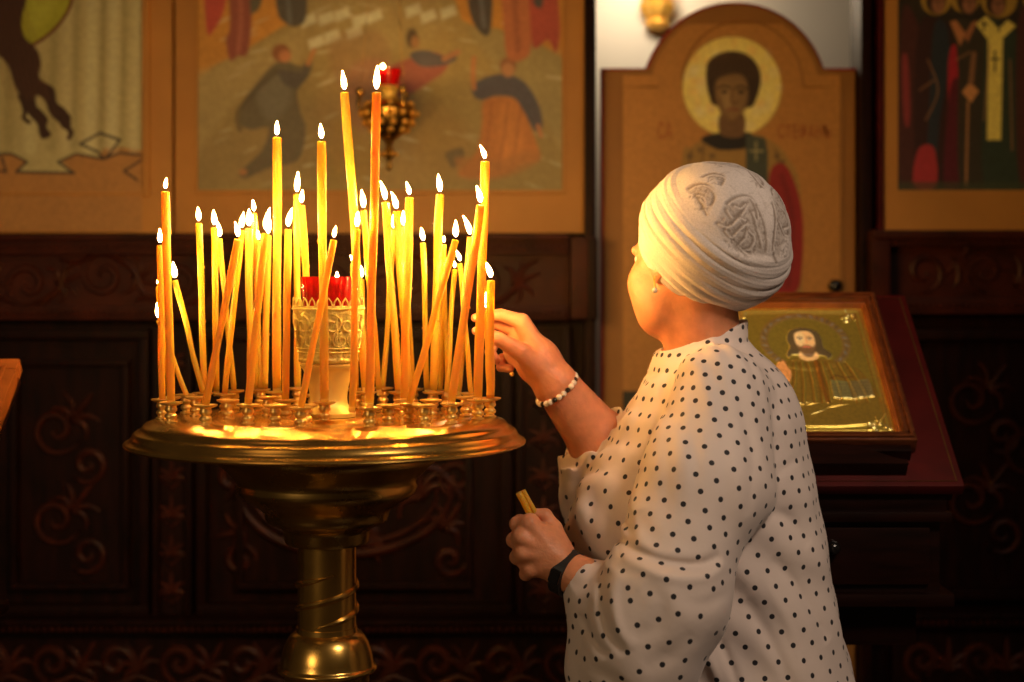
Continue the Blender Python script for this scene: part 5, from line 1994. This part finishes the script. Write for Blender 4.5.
for line, amp, sig in (([(770, 556), (800, 592), (832, 646)], .005, .010), ([(742, 596), (770, 640), (792, 690)], .005, .010), ([(716, 634), (726, 656), (738, 690)], .006, .007), ([(700, 640), (712, 668), (716, 690)], -.004, .008),
                       ([(772, 476), (790, 466), (806, 460)], .002, .008), ([(766, 510), (790, 520), (812, 548)], .004, .010), ([(756, 560), (790, 630), (808, 690)], -.003, .010)):
    crease(T, line, 2.47, amp, sig, 2.60)
for line, amp, sig in (([(648, 372), (630, 405), (606, 452)], .004, .006), ([(655, 385), (640, 420), (618, 470)], .004, .007), ([(660, 392), (650, 430), (634, 470)], -.003, .006), ([(672, 372), (664, 392), (652, 420)], .003, .005), ([(604, 470), (592, 510), (590, 550)], .003, .009)):
    crease(T, line, 2.50, amp, sig, 2.58)
DS = 2.31
for line, amp, sig in (
        ([(612, 540), (628, 550), (664, 561), (700, 564), (722, 556)], .013, .009), ([(622, 556), (632, 557), (664, 569), (704, 572), (728, 564)], -.006, .011),
        ([(640, 450), (626, 485), (622, 506)], -.005, .010), ([(620, 505), (630, 524), (632, 548)], .008, .007), ([(640, 515), (650, 535), (668, 552)], .004, .012),
        ([(609, 572), (602, 592), (606, 625), (624, 650)], .007, .007), ([(620, 570), (612, 594), (616, 622), (632, 644)], -.005, .009),
        ([(642, 580), (660, 596), (652, 622), (630, 628)], .0035, .012), ([(582, 622), (594, 642), (608, 654)], .006, .007), ([(575, 600), (590, 590), (600, 572)], .004, .008),
        ([(640, 660), (666, 650), (690, 626)], .003, .014), ([(590, 668), (612, 676), (640, 700)], .004, .010),
        ([(686, 400), (672, 450), (668, 520)], .003, .009), ([(704, 392), (698, 460), (694, 530)], .0025, .010), ([(726, 392), (730, 460), (728, 540)], .0025, .010),
        ([(748, 400), (758, 460), (752, 520)], .003, .010), ([(735, 590), (700, 600), (672, 588)], .003, .012)):
    crease(A, line, DS, amp, sig, 2.42)
WA = 0.0
up = 1 / (1 + np.exp(-(Z - 1.02) / .03))
WA = WA + .0020 * up * wave((.92, .25, .12), .032, 1.2) * np.exp(-np.clip(1.27 - Z, 0, 9) / .16)   # gathers at the shoulder
WA = WA + .0012 * wave((.9, .2, .25), .075, .3) + .0012 * wave((.5, -.3, .8), .11, 2)
A.D += WA.astype(np.float32)
A.capsule(WRL - dL * .036, WRL + dL * .05, .031, .033, .002, 's')

R = Solid(BLO, BHI, BH)                      # far sleeve
R.capsule(V3(700, 404, 2.76), V3(640, 460, 2.74), .062, .066, .02)
R.capsule(V3(640, 460, 2.74), V3(600, 490, 2.722), .066, .066, .02)
R.capsule(V3(601, 498, 2.722), V3(590, 428, 2.682), .065, .0635, .02)
R.capsule(V3(602, 520, 2.722), V3(604, 490, 2.722), .056, .060, .02)
cdir = V3(548, 395, 2.68) - V3(595, 444, 2.706)
cdir /= np.linalg.norm(cdir)
cc = V3(592, 438, 2.69)
R.D = np.maximum(R.D, ((X - cc[0]) * cdir[0] + (Y - cc[1]) * cdir[1] + (Z - cc[2]) * cdir[2] + .004 * wave((.9, .5, .1), .022)).astype(np.float32))
R.D += (.0026 * wave((.8, .5, .35), .036, 1)).astype(np.float32)
Dt, Da, Dr = T.D.copy(), A.D.copy(), R.D.copy()


def sminA(a, b, k):
    h = np.clip(k - np.abs(a - b), 0, None) / k
    return np.minimum(a, b) - h * h * k * .25


top = 1 / (1 + np.exp(-(Z - 1.185) / .018))
kk = .010 + .035 * top
D = sminA(Dt, Da, kk)
D = sminA(D, Dr, .012)
T.D = np.clip(D, -.06, .06).astype(np.float32)
bco, bq = T.mesh()
fc = bco[bq].mean(1)
ii = np.clip(((fc - T.lo) / BH).round().astype(int), 0, T.n - 1)
stk = np.stack([Dt[ii[:, 0], ii[:, 1], ii[:, 2]], Da[ii[:, 0], ii[:, 1], ii[:, 2]], Dr[ii[:, 0], ii[:, 1], ii[:, 2]]], 1)
reg = stk.argmin(1)
del A, R, Dt, Da, Dr, D
# polka dots: rows of points laid round each piece of cloth
SP = .0330
dots = []


def lay(sel, ax0, ax1, cen, rad_m, twist=0.0):
    """rows of dots along axis ax0->ax1 round centre line"""
    pts = fc[sel]
    if len(pts) == 0: return
    d = (ax1 - ax0) / np.linalg.norm(ax1 - ax0)
    e1 = np.cross(d, [0, 1.0, 0.02])
    e1 /= np.linalg.norm(e1)
    e2 = np.cross(d, e1)
    rel = pts - ax0
    v = rel @ d
    r_ = rel - v[:, None] * d
    if cen is not None: r_ = r_ - cen(v)[:, None] * 0
    ang = np.arctan2(r_ @ e2, r_ @ e1)
    kd = kdtree.KDTree(len(pts))
    for i in range(len(pts)): kd.insert((v[i], rad_m * math.cos(ang[i]), rad_m * math.sin(ang[i])), i)
    kd.balance()
    n = max(6, int(round(2 * PI * rad_m / SP)))
    rowh = SP * .70
    for j, vv in enumerate(np.arange(v.min(), v.max(), rowh)):
        for k_ in range(n):
            a = 2 * PI * (k_ + .5 * (j % 2)) / n + twist * vv
            for hit in [kd.find((vv, rad_m * math.cos(a), rad_m * math.sin(a)))]:
                if hit[2] < .010: dots.append((pts[hit[1]], 0))


tor0, tor1 = V3(712, 690, TD), V3(712, 330, TD)
incol = (np.hypot(fc[:, 0] - V3(702, 340, TD)[0], fc[:, 1] - TD) < .0728) & (fc[:, 2] > 1.19)
lay((reg == 0) & ~incol, tor0, tor1, None, .172, .9)
isup = (reg == 1) & (fc[:, 2] > V3(0, 585, 2.36)[2] + (fc[:, 0] - V3(660, 0, 2.36)[0]) * .15)
lay(isup, pE, pS, None, .094, 1.2)
lay((reg == 1) & ~isup, V3(690, 650, 2.36), V3(584, 600, 2.44), None, .094, .8)
lay(reg == 2, V3(690, 410, 2.76), V3(600, 500, 2.72), None, .064, .5)
# drop crowded ones
pk = []
kd2 = {}
for p_, _ in dots:
    key = tuple((p_ // .03).astype(int))
    ok_ = True
    for dx in (-1, 0, 1):
        for dy in (-1, 0, 1):
            for dz in (-1, 0, 1):
                for o_ in kd2.get((key[0] + dx, key[1] + dy, key[2] + dz), ()):
                    if ((o_ - p_) ** 2).sum() < .0175 ** 2: ok_ = False
    if ok_:
        kd2.setdefault(key, []).append(p_)
        pk.append(p_)
print('dots', len(pk), 'blouse faces', len(bq))
kd = kdtree.KDTree(len(pk))
for i, p_ in enumerate(pk): kd.insert(p_, i)
kd.balance()
near = np.array([kd.find(c_)[1] for c_ in fc])
pk = np.array(pk)
me = mesh_np('blouse', bco, bq)
if len(me.polygons) == len(bq):
    offv = (bco[bq] - pk[near][:, None, :]).reshape(-1, 3)
    at2 = me.attributes.new('dot_offset', 'FLOAT_VECTOR', 'CORNER')
    at2.data.foreach_set('vector', offv.astype(np.float32).ravel())
bmx = bpy.data.materials.new('dotted_cloth')
bmx.use_nodes = True
nt = bmx.node_tree
b = nt.nodes['Principled BSDF']
a1 = node(nt, 'ShaderNodeAttribute', (-900, 0), attribute_name='dot_offset')
ln = node(nt, 'ShaderNodeVectorMath', (-700, 0), operation='LENGTH')
nt.links.new(a1.outputs['Vector'], ln.inputs[0])
mr = node(nt, 'ShaderNodeMapRange', (-500, 0))
mr.inputs['From Min'].default_value = .0037
mr.inputs['From Max'].default_value = .0047
nt.links.new(ln.outputs['Value'], mr.inputs['Value'])
mx = node(nt, 'ShaderNodeMix', (-300, 0), data_type='RGBA')
mx.inputs['A'].default_value = (.012, .011, .016, 1)
mx.inputs['B'].default_value = (.72, .61, .555, 1)
nt.links.new(mr.outputs[0], mx.inputs['Factor'])
nt.links.new(mx.outputs['Result'], b.inputs['Base Color'])
b.inputs['Roughness'].default_value = .75
b.inputs['Sheen Weight'].default_value = .15
tc = node(nt, 'ShaderNodeTexCoord', (-900, -300))
nz = node(nt, 'ShaderNodeTexNoise', (-700, -300))
nz.inputs['Scale'].default_value = 38
nt.links.new(tc.outputs['Object'], nz.inputs['Vector'])
bp = node(nt, 'ShaderNodeBump', (-300, -300))
bp.inputs['Strength'].default_value = .10
bp.inputs['Distance'].default_value = .01
nt.links.new(nz.outputs['Fac'], bp.inputs['Height'])
nt.links.new(bp.outputs[0], b.inputs['Normal'])
me.materials.append(bmx)
set_smooth(me)
blouse = link_mesh('blouse', me, woman)

# skirt and shoes below the frame
bm = new()
c = (tc_x := P(722, 600, TD).x, TD, 0)
lathe(bm, [(0, .70), (.13, .70), (.15, .66), (.17, .62), (.195, .57), (.215, .5), (.235, .3), (.25, .16), (.24, .158), (0, .3)], c, 64, lambda r, z, a: r * (1 + .03 * math.sin(11 * a) * (1 - z / .8)))
obj('skirt', bm, MATS['skirt_cloth'], woman)
for s in (1, -1):
    hip = V3(715, 740, TD) + LT * s * .08
    bm = new()
    R3 = Matrix(((FT[0], LT[0], 0), (FT[1], LT[1], 0), (0, 0, 1)))
    sphere(bm, (hip[0] + FT[0] * .055, hip[1] + FT[1] * .055, .042), 1, 18, 10, (.135, .048, .042), R3)
    obj('shoe', bm, MATS['shoe_leather'], woman)

# bracelet, watch, earring, ring
ctr = V3(557, 389, 2.653)
e1 = np.cross(dR, [0, 1.0, 0])
e1 /= np.linalg.norm(e1)
e2 = np.cross(dR, e1)
bm = new()
tube(bm, [Vector(ctr + (e1 * math.cos(t) * .0375 + e2 * math.sin(t) * .037)) for t in np.linspace(0, 2 * PI, 40)[:-1]], .0012, 6, closed=True)
br = obj('bracelet', bm, MATS['gold_smooth'], woman)
NB = 26
PE = BE = None
for k in range(NB):
    t = 2 * PI * k / NB
    p_ = ctr + e1 * math.cos(t) * .0378 + e2 * math.sin(t) * .0373
    if k % 3 != 2:
        if PE is None:
            bm = new()
            sphere(bm, (0, 0, 0), .0052, 12, 8)
            PE = o_ = obj('pearl', bm, MATS['pearl'], None)
        else:
            o_ = PE.copy()
            COL.objects.link(o_)
    else:
        if BE is None:
            bm = new()
            sphere(bm, (0, 0, 0), .0046, 8, 5)
            BE = o_ = obj('dark_bead', bm, MATS['black_bead'], None)
        else:
            o_ = BE.copy()
            COL.objects.link(o_)
    o_.parent = br
    o_.location = Vector(p_) - wloc(br)
wc = V3(566.5, 572.5, 2.4575)
e1 = np.cross(dL, [0, 1.0, 0])
e1 /= np.linalg.norm(e1)
e2 = np.cross(dL, e1)
bm = new()
rings = []
for i in range(44):
    t = 2 * PI * i / 44
    n_ = e1 * math.cos(t) + e2 * math.sin(t)
    rings.append([bm.verts.new(Vector(wc + n_ * r_ + dL * w_)) for r_, w_ in ((.0300, -.0105), (.0366, -.0095), (.0366, .0095), (.0300, .0105))])
for i in range(44):
    a_, b_ = rings[i], rings[(i + 1) % 44]
    for j in range(4): bm.faces.new((a_[j], b_[j], b_[(j + 1) % 4], a_[(j + 1) % 4]))
wt = obj('watch', bm, MATS['black_strap'], woman)
bm = new()
n_ = e1 * .2 + e2 * .98
n_ /= np.linalg.norm(n_)
t_ = np.cross(dL, n_)
o0 = wc + n_ * .0366
vs = [bm.verts.new(Vector(o0 + dL * a * .009 + t_ * b_ * .011 + n_ * c_ * .004)) for a in (-1, 1) for b_ in (-1, 1) for c_ in (-1, 1)]
for f_ in [(0, 1, 3, 2), (4, 6, 7, 5), (0, 4, 5, 1), (2, 3, 7, 6), (0, 2, 6, 4), (1, 5, 7, 3)]: bm.faces.new([vs[i] for i in f_])
bmesh.ops.bevel(bm, geom=bm.edges[:], offset=.0015, segments=2, affect='EDGES')
obj('watch_case', bm, MATS['black_bead'], wt)
lobe = H(-.004, .080, -.040)
bm = new()
tube(bm, [Vector(lobe + np.array([-.002, -.004, .006])), Vector(lobe + np.array([-.003, -.007, .001])), Vector(lobe + np.array([-.002, -.007, -.012]))], .0014, 6)
er = obj('earring', bm, MATS['gold_smooth'], woman)
bm = new()
sphere(bm, Vector(lobe + np.array([-.002, -.007, -.016])), .0046, 12, 8)
obj('pearl', bm, MATS['pearl'], er)
rg = V3(498, 359, 2.668)
bm = new()
sphere(bm, Vector(V3(512, 374, 2.662)), .0042, 6, 4)
obj('finger_ring', bm, MATS['gold_smooth'], woman)

# the stub candles in her left hand
candle(548, 545, 518.5, 493, 6.2, 0, 0, 'unlit thin candle stub held in her left fist, the one reaching highest', hold=False, d=2.470)
candle(552, 544, 523, 491, 5.8, 0, 0, 'unlit thin candle stub held in her left fist, the one on the right', hold=False, d=2.476)
# ================================================================ light and camera
w = bpy.data.worlds.new('world')
SC.world = w
w.use_nodes = True
w.node_tree.nodes['Background'].inputs[0].default_value = (1.0, .62, .34, 1)
w.node_tree.nodes['Background'].inputs[1].default_value = 0.02


def light(name, kind, loc, energy, col, size=.3, aim=None, spread=None):
    l = bpy.data.lights.new(name, kind)
    l.energy = energy
    l.color = col
    if kind == 'AREA':
        l.shape = 'DISK'
        l.size = size
        if spread: l.spread = spread
    elif kind == 'SPOT':
        l.shadow_soft_size = size
        l.spot_size = spread or 1
        l.spot_blend = .8
    else:
        l.shadow_soft_size = size
    o = bpy.data.objects.new(name, l)
    COL.objects.link(o)
    o.location = loc
    if aim is not None: o.rotation_euler = (Vector(aim) - Vector(loc)).to_track_quat('-Z', 'Y').to_euler()
    return o


light('woman_fill_light', 'AREA', (1.5, 0.7, 3.1), 4.6, (1.0, .76, .57), .7, (.38, 2.55, 1.25), 1.0)  # added soft fill from above, aimed at the woman; no chandelier is modelled
light('screen_fill_light', 'AREA', (-1.4, 1.2, 3.6), 2.5, (1.0, .62, .32), .9, (-.6, 4.3, 1.7))  # added unseen fill that lifts the icon screen
light('brass_fill_light', 'AREA', (-2.6, -1.2, 2.0), 4.2, (1.0, .70, .40), 1.4, (-.3, 2.5, 1.0), 1.2)  # added fill for soft brass highlights and candle fronts; no window here
light('sanctuary_lamp', 'POINT', P(640, -30, 5.25), 9, (1.0, .80, .56), .08)

cam = bpy.data.cameras.new('camera')
cam.sensor_width = 36
cam.lens = F / 1024 * 36
cam.shift_y = -(341 - HOR) / 1024
cam.dof.use_dof = True
cam.dof.focus_distance = 2.48
cam.dof.aperture_fstop = 2.8
cam.clip_start = .05
co_ = bpy.data.objects.new('camera', cam)
COL.objects.link(co_)
co_.location = (0, 0, CAMZ)
co_.rotation_euler = (PI / 2, 0, 0)
SC.camera = co_
SC.view_settings.view_transform = 'Standard'
SC.view_settings.look = 'None'
SC.view_settings.exposure = 0.0
SC.cycles.max_bounces = 8
SC.cycles.transparent_max_bounces = 16
SC.cycles.sample_clamp_indirect = 4
